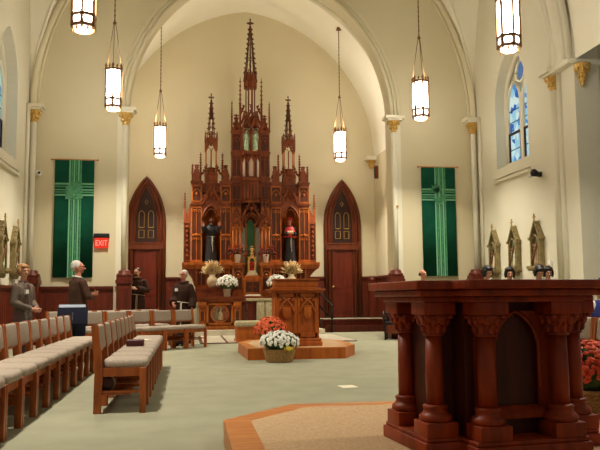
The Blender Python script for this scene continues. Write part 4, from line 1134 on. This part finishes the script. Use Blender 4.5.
# dark armchair behind the altar
t = thing('armchair', 'small dark armchair with curved arms standing behind the altar', 'chair', (3.32, 18.1, 0), -.35)
b = MB(); b.box(-.26, .26, -.24, .24, .38, .46); b.build('seat', BLACKCLOTH, t, bevel=.02)
b = MB(); b.box(-.25, .25, -.235, .235, .16, .38); b.build('seat_apron', CASEWOOD, t)
for sx_ in (-1, 1):
    for sy_ in (-1, 1): b = MB(); b.box(sx_*.24-.025, sx_*.24+.025, sy_*.22-.025, sy_*.22+.025, 0, .45); b.build('leg', IRON, t)
    b = MB(); b.tube([(sx_*.26, -.22, .44), (sx_*.28, -.24, .62), (sx_*.28, -.12, .7), (sx_*.27, .1, .68), (sx_*.26, .24, .7)], .03, 8); b.build('arm', IRON, t)
b = MB(); b.box(-.26, .26, .22, .27, .46, .86); b.build('backrest', BLACKCLOTH, t, bevel=.02)

# books, slips of paper
b = MB(); b.box(-.1, .1, -.14, .14, 0, .07); o = b.build('hymnal', MAROON, bevel=.006); o.location = (-2.56, 9.3, .505); tag(o, 'thick dark hymnal lying on a seat in the right-hand row', 'book')
b = MB(); b.box(-.08, .08, -.13, .13, 0, .006); o = b.build('leaflet', PAPER); o.location = (-2.54, 10.5, .505); o.rotation_euler = (0, 0, .4); tag(o, 'white leaflet lying on a seat of the right-hand row', 'paper')
b = MB(); b.box(-.095, .095, -.12, .12, 0, .006); o = b.build('sheet_of_paper', PAPER); o.location = (-.0, 8.75, .001); o.rotation_euler = (0, 0, .1); tag(o, 'cream sheet of paper lying on the carpet in front of the ambo', 'paper')
t = thing('coat_roll', 'rolled reddish coat tucked in the rack beneath the nearest right-row chair', 'coat', (-2.7, 7.48, .187))
b = MB(); b.lathe([(.02, -.17), (.075, -.15), (.08, 0), (.07, .15), (.02, .17)], (0, 0, 0), 14); o = b.build('folded_cloth', PLUM, t); o.rotation_euler = (PI/2, 0, 0); o.location = (0, 0, .078)
b = MB(); b.lathe([(.082, -.03), (.085, 0), (.082, .03)], (0, 0, 0), 14); o = b.build('lining', POTGREY, t); o.rotation_euler = (PI/2, 0, 0); o.location = (0, -.06, .078)

# handrail by the right steps
t = thing('handrail', 'dark metal handrail at the right chancel steps behind the ambo', 'handrail', (2.36, 22.5, 0))
for (x, y, z0, z1) in ((-.12, .5, .39, 1.24), (.14, -.28, 0, .84)): b = MB(); b.cone((x, y, z0), (x, y, z1), .025, .025, 8); b.build('post', IRON, t)
for dz in (0, -.42): b = MB(); b.tube([(-.12, .6, 1.24+dz), (-.12, .5, 1.24+dz), (.14, -.28, .84+dz), (.15, -.36, .78+dz)], .024, 8); b.build('rail', IRON, t)

# music stand by the man
t = thing('music_stand', 'black music stand holding pale sheets, beside the white-haired man', 'music stand', (-3.86, 12.9, 0), .12)
b = MB(); b.M = Matrix.Translation((0, 0, .66)) @ Matrix.Rotation(-.5, 4, 'X'); b.box(-.25, .25, -.012, .012, 0, .32); b.box(-.25, .25, -.0, .06, -.0, .015); b.build('desk', NAVY, t, bevel=.004)
b = MB(); b.M = Matrix.Translation((0, 0, .66)) @ Matrix.Rotation(-.5, 4, 'X'); b.box(-.23, .21, .014, .026, .03, .385); b.build('sheet_music', BLUEPAPER, t)
b = MB(); b.cone((0, .03, .06), (0, .03, .86), .014, .014, 8); b.build('pole', BLACK, t)
for k in range(3): b = MB(); a_ = 2*PI*k/3+.4; b.tube([(0, .03, .22), (.12*math.cos(a_), .03+.12*math.sin(a_), .12), (.24*math.cos(a_), .03+.24*math.sin(a_), .012)], .011, 6); b.build('foot', BLACK, t)

# ------------------------------------------------------------------ flowers
def blossoms(c, R, n, size, squash, seed, zmin=-.25, flat=.55):
    rnd = random.Random(seed); b = MB()
    for k in range(n):
        z = zmin+(1-zmin)*(k+.5)/n; a_ = k*2.39996; r = math.sqrt(max(0, 1-z*z))
        d = Vector((r*math.cos(a_), r*math.sin(a_), z))+Vector((rnd.uniform(-.12, .12), rnd.uniform(-.12, .12), rnd.uniform(-.1, .1))); d.normalize()
        rr = R*rnd.uniform(.9, 1.08); p = Vector(c)+Vector((d.x*rr, d.y*rr, d.z*rr*squash))
        q = Vector((0, 0, 1)).rotation_difference(d).to_matrix().to_4x4()
        s = size*rnd.uniform(.8, 1.2)
        b.M = Matrix.Translation(p) @ q
        b.lathe([(s*.2, -s*.3), (s*.75, -s*.15), (s, s*.12), (s*.6, s*.4), (s*.15, s*.45)], n=8, sm=False)
    b.M = None
    return b
def foliage(c, R, n, size, squash, seed):
    rnd = random.Random(seed); b = MB()
    b.ell(c, R*.82, R*.82, R*.82*squash, 14, 9)
    for k in range(n):
        a_ = rnd.uniform(0, 2*PI); z = rnd.uniform(-.75, .8); r = math.sqrt(1-z*z)
        d = Vector((r*math.cos(a_), r*math.sin(a_), z)); p = Vector(c)+Vector((d.x*R*.82, d.y*R*.82, d.z*R*.82*squash)); e = Vector((d.x, d.y, d.z*.4-.1)).normalized()
        sd = e.cross(Vector((0, 0, 1))).normalized()*size*.35; up = e.cross(sd).normalized()*size*.06
        L = e*size*1.5
        b.add([p, p+L*.5+sd, p+L, p+L*.5-sd, p+L*.5+up], [(0,1,4),(1,2,4),(2,3,4),(3,0,4),(0,3,2,1)])
    return b
def stuffed(o): o['kind'] = 'stuff'; return o
def potted(label, name, loc, R, mat_, n, size, potm, pr, ph, seed, squash=.82, cat='flowers', basket=False, group=None):
    t = thing(name, label, cat, loc, 0, group)
    c = (0, 0, ph+R*squash*.62)
    if basket:
        b = MB(); b.lathe([(pr*.78, 0), (pr*.85, .02), (pr*.95, ph*.55), (pr*1.02, ph*.92), (pr*1.06, ph*.96), (pr*1.04, ph), (pr*.98, ph*.98)], n=28); 
        for q in lins(.02, ph-.02, 6):
            rr = pr*(.8+.24*q/ph); b.tube([(rr*math.cos(a_), rr*math.sin(a_), q+.006*(-1)**i) for i, a_ in enumerate(lins(0, 2*PI, 40)[:-1])], .011, 5, True, True)
        b.build('basket', WICKER, t)
    else:
        b = MB(); b.lathe([(pr*.75, 0), (pr*.8, .01), (pr*.98, ph*.8), (pr*1.06, ph*.82), (pr*1.08, ph), (pr*.98, ph)], n=20); b.build('pot', potm, t)
    stuffed(foliage(c, R, 140, size*1.3, squash, seed).build('foliage', LEAF, t))
    stuffed(blossoms(c, R, n, size, squash, seed).build('blossoms', mat_, t))
    return t
t = potted('white chrysanthemums in a wicker basket on the carpet before the ambo', 'flower_basket', (-.38, 12.38, 0), .32, PETALW, 230, .028, None, .265, .22, 11, .56, basket=True)
b = blossoms((.12, -.24, .22), .07, 14, .026, .6, 5); b.build('yellow_blossoms', PETALY, t)
b = MB(); b.tube([(.27, -.05, .2), (.3, -.02, .3), (.3, 0, .36), (.24, .02, .42)], .014, 6); b.build('handle', WICKER, t)
potted('orange chrysanthemums in a pot at the left front corner of the ambo platform', 'flower_pot', (-.47, 12.94, .2), .27, PETALO, 300, .027, POTGREY, .13, .16, 12, .85)
potted('coral roses in a wicker basket behind the right side of the altar', 'flower_basket', (1.13, 5.25, .16), .225, PETALC, 300, .023, None, .17, .21, 13, .95, basket=True)
potted('white chrysanthemum pot on the left of the reredos table', 'flower_pot', (-.75, 21.95, 1.13), .3, PETALW, 190, .034, POTWHITE, .12, .24, 14, .8)
potted('white chrysanthemum pot on the reredos table, half hidden by the ambo', 'flower_pot', (.76, 21.95, 1.13), .3, PETALW, 190, .034, POTWHITE, .12, .24, 15, .8)
for sx_, w in ((-1, 'left'), (1, 'right')):
    t = thing('vase_of_red_flowers', 'pale vase of loose red flowers %s of the green niche panel' % w, 'flowers', (RX+sx_*.435, RY-.24, 2.15), 0, 'vases of red flowers')
    b = MB(); b.lathe([(.075, 0), (.08, .02), (.1, .24), (.11, .27), (.1, .27)], n=16); b.build('vase', POTWHITE, t)
    rnd = random.Random(4+sx_); b = MB(); f = MB(); lf_ = MB()
    for k in range(26):
        a_ = rnd.uniform(0, 2*PI); r = rnd.uniform(.08, .34); z = rnd.uniform(.32, .62)-r*.3
        p = Vector((r*math.cos(a_), r*math.sin(a_)*.55, z)); b.tube([(0, 0, .24), tuple(p*.6+Vector((0, 0, .12))), tuple(p)], .006, 4); f.ell(tuple(p), .032, .032, .026, 7, 5)
    for k in range(22):
        a_ = rnd.uniform(0, 2*PI); r = rnd.uniform(.1, .4); p = Vector((r*math.cos(a_), r*math.sin(a_)*.5, rnd.uniform(.28, .45))); lf_.octa(tuple(p), .035, .05)
    b.build('stems', LEAF, t); stuffed(f.build('blossoms', PETALR, t)); stuffed(lf_.build('foliage', mat('russet_leaf_%s' % w, rgb(92, 44, 28), .7), t))
    t = thing('vase_of_wheat', 'round pale vase with a fan of dried wheat, %s of the green niche panel' % ('far left' if sx_ < 0 else 'far right'), 'dried wheat', (RX+sx_*1.22, RY-.42, 1.39), 0, 'vases of dried wheat')
    b = MB(); b.lathe([(.08, 0), (.13, .06), (.165, .18), (.14, .3), (.085, .36), (.1, .4), (.08, .4)], n=20); b.build('vase', POTGREY, t)
    b = MB(); h = MB()
    for k in range(80):
        a_ = rnd.uniform(-1.25, 1.25); L = rnd.uniform(.4, .56)*(1-.12*abs(a_)); q = rnd.uniform(-.25, .25)
        d = Vector((math.sin(a_)*.85, q, math.cos(a_)*.85+.12)); p = Vector((0, 0, .36))+d*L*.55; e = Vector((0, 0, .36))+d*L+Vector((0, 0, -.05*abs(a_)))
        b.tube([(0, 0, .34), tuple(p), tuple(e)], .005, 4); h.cone(tuple(p), tuple(e), .018, .006, 5)
    b.build('stalks', WHEAT, t); stuffed(h.build('ears_of_wheat', WHEAT, t))

# ------------------------------------------------------------------ people
def remesh(o, vox, smooth=3):
    m = o.modifiers.new('remesh', 'REMESH'); m.mode = 'VOXEL'; m.voxel_size = vox; m.use_smooth_shade = True
    s = o.modifiers.new('smooth', 'SMOOTH'); s.iterations = smooth; s.factor = .5
    return o
def hand(b, w, d, nrm, side, k=1.0, curl=.5):
    """palm, four fingers of different length and a thumb; d = pointing direction, nrm = palm normal"""
    w = Vector(w); d = Vector(d).normalized(); nrm = Vector(nrm); nrm = (nrm-d*nrm.dot(d)).normalized(); s = d.cross(nrm).normalized()*side
    for off in (-.026, -.009, .009, .026): b.cap(w+s*off*.7*k, w+d*.085*k+s*off*k, .016*k, .0135*k, 8)
    for i, (off, L) in enumerate(((-.03, .062), (-.0105, .074), (.0105, .08), (.03, .072))):
        p = w+d*.088*k+s*off*k; q = p+(d*(1-curl*.35)+nrm*curl*.6).normalized()*L*.5*k; r = q+(d*(1-curl)+nrm*curl*1.3).normalized()*L*.5*k
        b.cap(p, q, .0105*k, .0095*k, 7); b.cap(q, r, .0095*k, .0082*k, 7)
    p = w+d*.02*k+s*.03*k; q = p+(d*.6+s*.7+nrm*.35).normalized()*.042*k; r = q+(d*.9+s*.1+nrm*.4).normalized()*.03*k
    b.cap(p, q, .0135*k, .011*k, 7); b.cap(q, r, .011*k, .0092*k, 7)
ARMS = {
 'down': [((s*.235, .03, 1.10), (s*.23, -.05, .85), (0, -.15, -1), (-s, 0, 0)) for s in (-1, 1)],
 'clasped': [((s*.24, .0, 1.11), (s*.07, -.25, 1.00), (-s*.7, -.5, -.15), (-s*.3, .9, .2)) for s in (-1, 1)],
 'folded': [((s*.25, -.06, 1.12), (-s*.02, -.25, 1.14+.03*s), (-s*1, -.2, .1), (0, 1, .1)) for s in (-1, 1)],
 'talk': [((-.25, .0, 1.12), (-.2, -.27, 1.08), (.1, -1, .1), (.6, .2, .7)), ((.25, .0, 1.12), (.05, -.25, 1.16), (-.8, -.5, .3), (-.2, .7, -.3))],
 'hip': [((-.25, .02, 1.10), (-.15, -.22, .98), (.6, -.6, -.4), (.3, .8, .1)), ((.25, .04, 1.1), (.27, -.06, .86), (.05, -.2, -1), (-1, 0, 0))],
 'orans': [((-.27, -.05, 1.2), (-.3, -.2, 1.42), (-.1, -.2, 1), (0, -1, -.2)), ((.27, -.05, 1.2), (.3, -.2, 1.42), (.1, -.2, 1), (0, -1, -.2))],
 'book': [((-.24, .02, 1.12), (-.11, -.24, 1.14), (.75, -.4, .1), (.2, .3, .9)), ((.24, .02, 1.12), (.11, -.24, 1.14), (-.75, -.4, .1), (-.2, .3, .9))],
}
def person(label, loc, rz, H, arms='down', cloth='jacket', cmat=None, lmat=None, skin=None, hair='short', hmat=None, turn=0, nod=0, glasses=False, beard=False, sit=False,
           cat='person', name='person', tagw=False, collar=None, hood=False, coat=None, vox=.0085):
    t = thing(name, label, cat, loc, rz)
    k = H/1.75; skin = skin or SKIN; dz = -.31 if sit else 0
    SC = Matrix.Scale(k, 4)
    UP = SC @ Matrix.Translation((0, 0, dz))
    HD = UP @ Matrix.Translation((0, .01, 1.5)) @ Matrix.Rotation(turn, 4, 'Z') @ Matrix.Rotation(nod, 4, 'X') @ Matrix.Translation((0, -.01, -1.5))
    A = ARMS[arms]
    def legs(b, e):
        for s_ in (-1, 1):
            if sit: hip, kn, an = (s_*.09, 0, .61), (s_*.11, -.4, .59), (s_*.11, -.38, .09)
            else: hip, kn, an = (s_*.09, 0, .9), (s_*.1, -.015, .5), (s_*.1, .02, .09)
            b.cap(hip, kn, .085+e, .056+e, 12); b.cap(kn, an, .056+e, .038+e, 12)
    # body: one continuous skin surface
    b = MB(); b.M = SC; legs(b, 0)
    for s_ in (-1, 1):
        fy = -.4 if sit else .02
        b.cap((s_*.1, fy, .06), (s_*.11, fy-.15, .035), .04, .03, 10)
    b.M = UP
    b.loft([(0, 0, .84, .09, .07), (0, 0, .9, .15, .105), (0, 0, 1.05, .135, .095), (0, 0, 1.25, .16, .105), (0, .005, 1.38, .17, .08), (0, .01, 1.44, .09, .06), (0, .01, 1.46, .055, .05)], 20)
    b.cap((0, .015, 1.42), (0, 0, 1.54), .054, .05, 12)
    for s_, (el, wr, hd, hn) in zip((-1, 1), A):
        b.cap((s_*.175, .005, 1.375), el, .05, .039, 12); b.cap(el, wr, .039, .026, 12); hand(b, Vector(wr)+Vector(hd).normalized()*.012, hd, hn, -s_ if hn[2] < .5 else s_)
    b.M = HD
    b.ell((0, .014, 1.655), .073, .092, .095, 20, 14); b.ell((0, -.022, 1.598), .056, .064, .062, 18, 12); b.ell((0, -.062, 1.562), .027, .024, .022, 12, 8)
    b.cap((0, -.08, 1.648), (0, -.104, 1.617), .010, .0155, 8); b.ell((0, -.076, 1.668), .05, .016, .014, 12, 6)
    for s_ in (-1, 1): b.ell((s_*.074, .012, 1.632), .012, .022, .032, 10, 8); b.ell((s_*.035, -.066, 1.617), .02, .015, .018, 8, 6)
    remesh(b.build('body', skin, t), vox*k, 2)
    for s_ in (-1, 1):
        e = MB(); e.M = HD; e.ell((s_*.031, -.0795, 1.648), .0115, .006, .007, 8, 6); e.build('eye', EYE, t)
    e = MB(); e.M = HD; e.ell((0, -.0845, 1.588), .024, .007, .008, 10, 6); e.build('mouth', LIPS, t)
    # hair
    if hair != 'none':
        h = MB(); h.M = HD
        if hair in ('short', 'white'):
            h.ell((0, .034, 1.69), .078, .088, .076, 18, 12); h.ell((0, .06, 1.65), .072, .062, .075, 14, 10)
            for s_ in (-1, 1): h.ell((s_*.066, .02, 1.668), .016, .045, .04, 10, 8)
        elif hair == 'bob':
            h.ell((0, .03, 1.695), .094, .1, .088, 18, 12); h.ell((0, .055, 1.63), .098, .08, .095, 16, 10)
            for s_ in (-1, 1): h.ell((s_*.085, .0, 1.63), .028, .055, .085, 12, 10)
            h.ell((0, -.04, 1.725), .082, .052, .038, 14, 8)
        elif hair == 'curly':
            h.ell((0, .028, 1.695), .09, .094, .088, 18, 12); h.ell((0, .06, 1.64), .088, .066, .085, 16, 10); h.ell((0, -.03, 1.722), .07, .05, .036, 12, 8)
            for s_ in (-1, 1): h.ell((s_*.084, .012, 1.645), .03, .055, .07, 12, 10)
            rn = random.Random(3)
            for q in range(26):
                a_ = rn.uniform(0, PI); z = rn.uniform(1.6, 1.76); h.ell((.085*math.cos(a_), .04+.07*math.sin(a_), z), .024, .024, .024, 8, 6)
        elif hair == 'fringe':
            for s_ in (-1, 1): h.ell((s_*.07, .03, 1.64), .018, .05, .035, 12, 8)
            h.ell((0, .09, 1.63), .055, .025, .04, 12, 8)
        if beard: h.ell((0, -.045, 1.565), .05, .052, .036, 14, 8); h.ell((0, -.088, 1.603), .032, .012, .009, 10, 6)
        remesh(h.build('hair', hmat or DARKHAIR, t), .009*k, 1)
    elif beard: pass
    if glasses:
        g = MB(); g.M = HD
        for s_ in (-1, 1):
            g.tube([(s_*.033+.023*math.cos(q), -.093, 1.645+.018*math.sin(q)) for q in lins(0, 2*PI, 12)[:-1]], .0018, 5, True, True); g.tube([(s_*.056, -.092, 1.65), (s_*.078, .0, 1.65)], .0025, 5)
        g.tube([(-.011, -.095, 1.648), (.011, -.095, 1.648)], .0025, 5); g.build('glasses', IRON, t)
    # clothing
    c = MB(); c.M = UP
    if cloth == 'habit':
        c.M = SC
        c.loft([(0, .01, .05, .26, .21), (0, .01, .08, .265, .215), (0, .01, .5, .22, .18), (0, .005, .85, .195, .155), (0, 0, 1.0, .175, .14), (0, 0, 1.08, .185, .145), (0, 0, 1.25, .205, .15), (0, .005, 1.36, .2, .125), (0, .01, 1.43, .14, .095), (0, .01, 1.475, .085, .08)], 28)
        for s_, (el, wr, hd, hn) in zip((-1, 1), A):
            wv = Vector(wr); ev = Vector(el); d = (wv-ev); q = ev+d*.93
            c.cap((s_*.175, .005, 1.36), el, .08, .085, 12); c.tube([ev-d*.05, ev+d*.5, q], [.082, .088, .095], 12)
        c.tube([(.095*math.cos(q), .015+.09*math.sin(q), 1.465+.012*math.sin(q)) for q in lins(0, 2*PI, 16)[:-1]], .035, 8, True, True)
        c.ell((0, .12, 1.36), .11, .06, .13, 14, 8)
        for q in range(9): 
            a_ = 2*PI*q/9; c.cone((.225*math.cos(a_), .01+.18*math.sin(a_), .06), (.175*math.cos(a_), .14*math.sin(a_), .9), .035, .012, 6)
        remesh(c.build('habit', cmat, t), .013*k)
        c = MB(); c.M = SC
        c.tube([(.187*math.cos(q), .152*math.sin(q), 1.0-.02*math.sin(q+1)) for q in lins(0, 2*PI, 28)[:-1]], .010, 8, True, True)
        c.tube([(.05, -.16, .99), (.055, -.175, .8), (.05, -.19, .55), (.055, -.2, .42)], .0075, 6); c.tube([(.03, -.16, .99), (.02, -.18, .75), (.025, -.19, .6)], .0075, 6)
        for z in (.6, .52, .45): c.ell((.052, -.195, z), .012, .012, .012, 8, 6)
        c.build('rope_cord', CORD, t)
        for s_ in (-1, 1): f = MB(); f.M = SC; f.ell((s_*.1, -.13, .03), .05, .13, .032, 12, 6); f.build('shoe', SHOE, t)
    else:
        hem = .78
        c.loft([(0, 0, hem, .185, .14), (0, 0, hem+.03, .19, .142), (0, 0, 1.02, .168, .128), (0, 0, 1.25, .19, .135), (0, .005, 1.37, .19, .108), (0, .01, 1.43, .12, .085), (0, .012, 1.465, .07, .068)], 24)
        for s_, (el, wr, hd, hn) in zip((-1, 1), A):
            wv = Vector(wr); ev = Vector(el); q = ev+(wv-ev)*.97
            c.cap((s_*.178, .005, 1.37), el, .066, .058, 12); c.cap(ev, ev+(wv-ev)*.6, .058, .05, 12); c.tube([ev+(wv-ev)*.5, q], [.052, .045], 12)
        for s_ in (-1, 1): c.tube([(s_*.012, -.148, .85), (s_*.014, -.137, 1.05), (s_*.05, -.137, 1.3), (s_*.07, -.07, 1.44)], .012, 6)
        remesh(c.build('jacket', cmat, t), .011*k)
        c = MB(); c.M = SC; legs(c, .022); c.ell((0, 0, .62 if sit else .88), .165, .125, .12, 16, 10); remesh(c.build('trousers', lmat or NAVY, t), .013*k)
        c = MB(); c.M = UP; c.tube([(.066*math.cos(q), .012+.064*math.sin(q), 1.468+.012*math.sin(q)) for q in lins(0, 2*PI, 16)[:-1]], .016, 6, True, True)
        c.ell((0, -.105, 1.36), .035, .03, .085, 10, 8); c.build('shirt_collar', collar or WHITE, t)
        for s_ in (-1, 1): f = MB(); f.M = SC; f.ell((s_*.105, (-.47 if sit else -.055), .035), .047, .13, .037, 12, 6); f.build('shoe', SHOE, t)
    if tagw: c = MB(); c.M = SC; c.box(-.13, -.06, -.165, -.135, 1.26, 1.33); c.build('name_badge', WHITE, t)
    return t
person('woman in a grey tweed jacket with short fair hair, hands clasped, standing at far left', (-4.50, 12.1, 0), math.radians(62), 1.63, 'clasped', cmat=TWEED, lmat=PLUM, hair='curly', hmat=FAIRHAIR, turn=-.35, collar=PLUM, tagw=True)
person('white-haired man in a brown jacket and glasses, arms folded, standing behind the chairs', (-3.86, 13.45, 0), math.radians(122), 1.76, 'folded', cmat=BROWNSUEDE, lmat=NAVY, skin=SKIN2, hair='white', hmat=GREYHAIR, turn=-.45, glasses=True).scale = (1.12, 1.12, 1)
person('dark-haired bearded friar in a brown habit at the left chancel door', (-3.34, 21.2, .19), math.radians(-14), 1.76, 'talk', 'habit', HABIT, hair='short', hmat=DARKHAIR, beard=True, turn=-.25, nod=.12).scale = (1.12, 1.12, 1)
person('white-haired friar in a brown habit with a white badge, behind the slanted chairs', (-2.02, 17.15, 0), math.radians(-32), 1.735, 'hip', 'habit', HABIT, skin=SKIN2, hair='white', hmat=GREYHAIR, turn=-.2, glasses=True, tagw=True)
person('bald man whose head shows over the left part of the altar', (3.45, 16.2, 0), math.radians(12), 1.70, cmat=PLUM, skin=SKIN2, hair='fringe', hmat=DARKHAIR, turn=.25)
person('dark-haired woman above the altar, leftmost of the four heads at the right', (3.29, 12.2, 0), math.radians(-5), 1.60, cmat=BLACKCLOTH, hair='bob', turn=.4, nod=.25)
person('dark-haired woman above the altar, second from left of the four heads', (4.0, 12.8, 0), math.radians(-8), 1.60, cmat=NAVY, hair='bob', turn=-.1, nod=.15)
person('dark-haired woman with bowed head above the altar, third of the four heads', (4.22, 12.1, 0), math.radians(-8), 1.62, cmat=BLACKCLOTH, hair='bob', nod=.55)
person('dark-haired person partly hidden behind the bowed head, rightmost of the four', (4.87, 13.0, 0), math.radians(0), 1.62, cmat=PLUM, hair='bob', turn=-.2, nod=.2)
person('person in blue seated at the right edge of the photo', (3.24, 8.55, 0), -PI/2, 1.56, 'clasped', cmat=BLUE, lmat=NAVY, hair='bob', sit=True)

# ------------------------------------------------------------------ statues of the reredos
st = person('statue of a black-robed friar with raised hands in the left niche', (RX-1.245, RY+.1, 2.18), .05, 1.42, 'orans', 'habit', STATUEBLACK, skin=SKIN2, hair='short', hmat=DARKHAIR, beard=True, nod=-.25, turn=.2, cat='statue', name='statue')
b = MB(); b.box(-.2, .2, -.17, .15, 0, .035); b.build('statue_base', IVORY, st)
st = person('statue in red hat and cape holding a book in the right niche', (RX+1.245, RY+.1, 2.18), -.05, 1.40, 'book', 'habit', STATUEBLACK, skin=SKIN2, hair='none', cat='statue', name='statue')
k_ = 1.40/1.75
b = MB(); b.M = Matrix.Scale(k_, 4)
b.loft([(0, 0, 1.0, .27, .2), (0, 0, 1.02, .275, .205), (0, 0, 1.2, .25, .18), (0, 0, 1.36, .2, .13), (0, .01, 1.44, .12, .1), (0, .01, 1.5, .08, .08)], 24); b.build('red_cape', STATUERED, st)
b = MB(); b.M = Matrix.Scale(k_, 4); b.lathe([(.15, 1.70), (.155, 1.715), (.09, 1.725), (.085, 1.77), (.06, 1.8), (.02, 1.805)], (0, .01, 0), 20); b.build('red_hat', STATUERED, st)
b = MB(); b.M = Matrix.Scale(k_, 4) @ Matrix.Translation((0, -.3, 1.2)) @ Matrix.Rotation(.5, 4, 'X'); b.box(-.11, .11, -.08, .08, -.02, .02); b.build('open_book', RELIEF2, st)
b = MB(); b.box(-.2, .2, -.17, .15, 0, .035); b.build('statue_base', IVORY, st)
for s_, w in ((-1, 'left'), (1, 'right')):
    t = thing('angel_figure', 'small pale green angel in the high white arcade, %s of its centre shaft' % w, 'angel statue', (RX+s_*.14, RY-.02, 5.74))
    b = MB(); b.loft([(0, 0, 0, .085, .07), (0, 0, .2, .075, .06), (0, 0, .38, .05, .042), (0, 0, .46, .075, .05), (0, 0, .52, .06, .045), (0, 0, .55, .025, .025)], 14); b.build('robe', STATUEGREEN, t)
    b = MB(); b.cap((0, 0, .52), (0, -.005, .575), .022, .02, 8); b.ell((0, -.005, .61), .036, .042, .05, 12, 8); b.ell((0, -.045, .605), .008, .01, .01, 6, 4); b.build('head', IVORY, t)
    b = MB(); b.ell((0, .01, .63), .042, .042, .042, 10, 8); b.build('hair', GOLDPAINT, t)
    for q in (-1, 1):
        b = MB(); b.cap((q*.07, 0, .48), (q*.085, -.03, .36), .022, .02, 8); b.cap((q*.085, -.03, .36), (q*.02, -.075, .42), .02, .013, 8); b.build('arm', STATUEGREEN, t)
        b = MB(); b.slab([(q*.02, .5), (q*.09, .6), (q*.115, .5), (q*.11, .3), (q*.07, .15)], .05, .065); b.build('wing', IVORY, t)
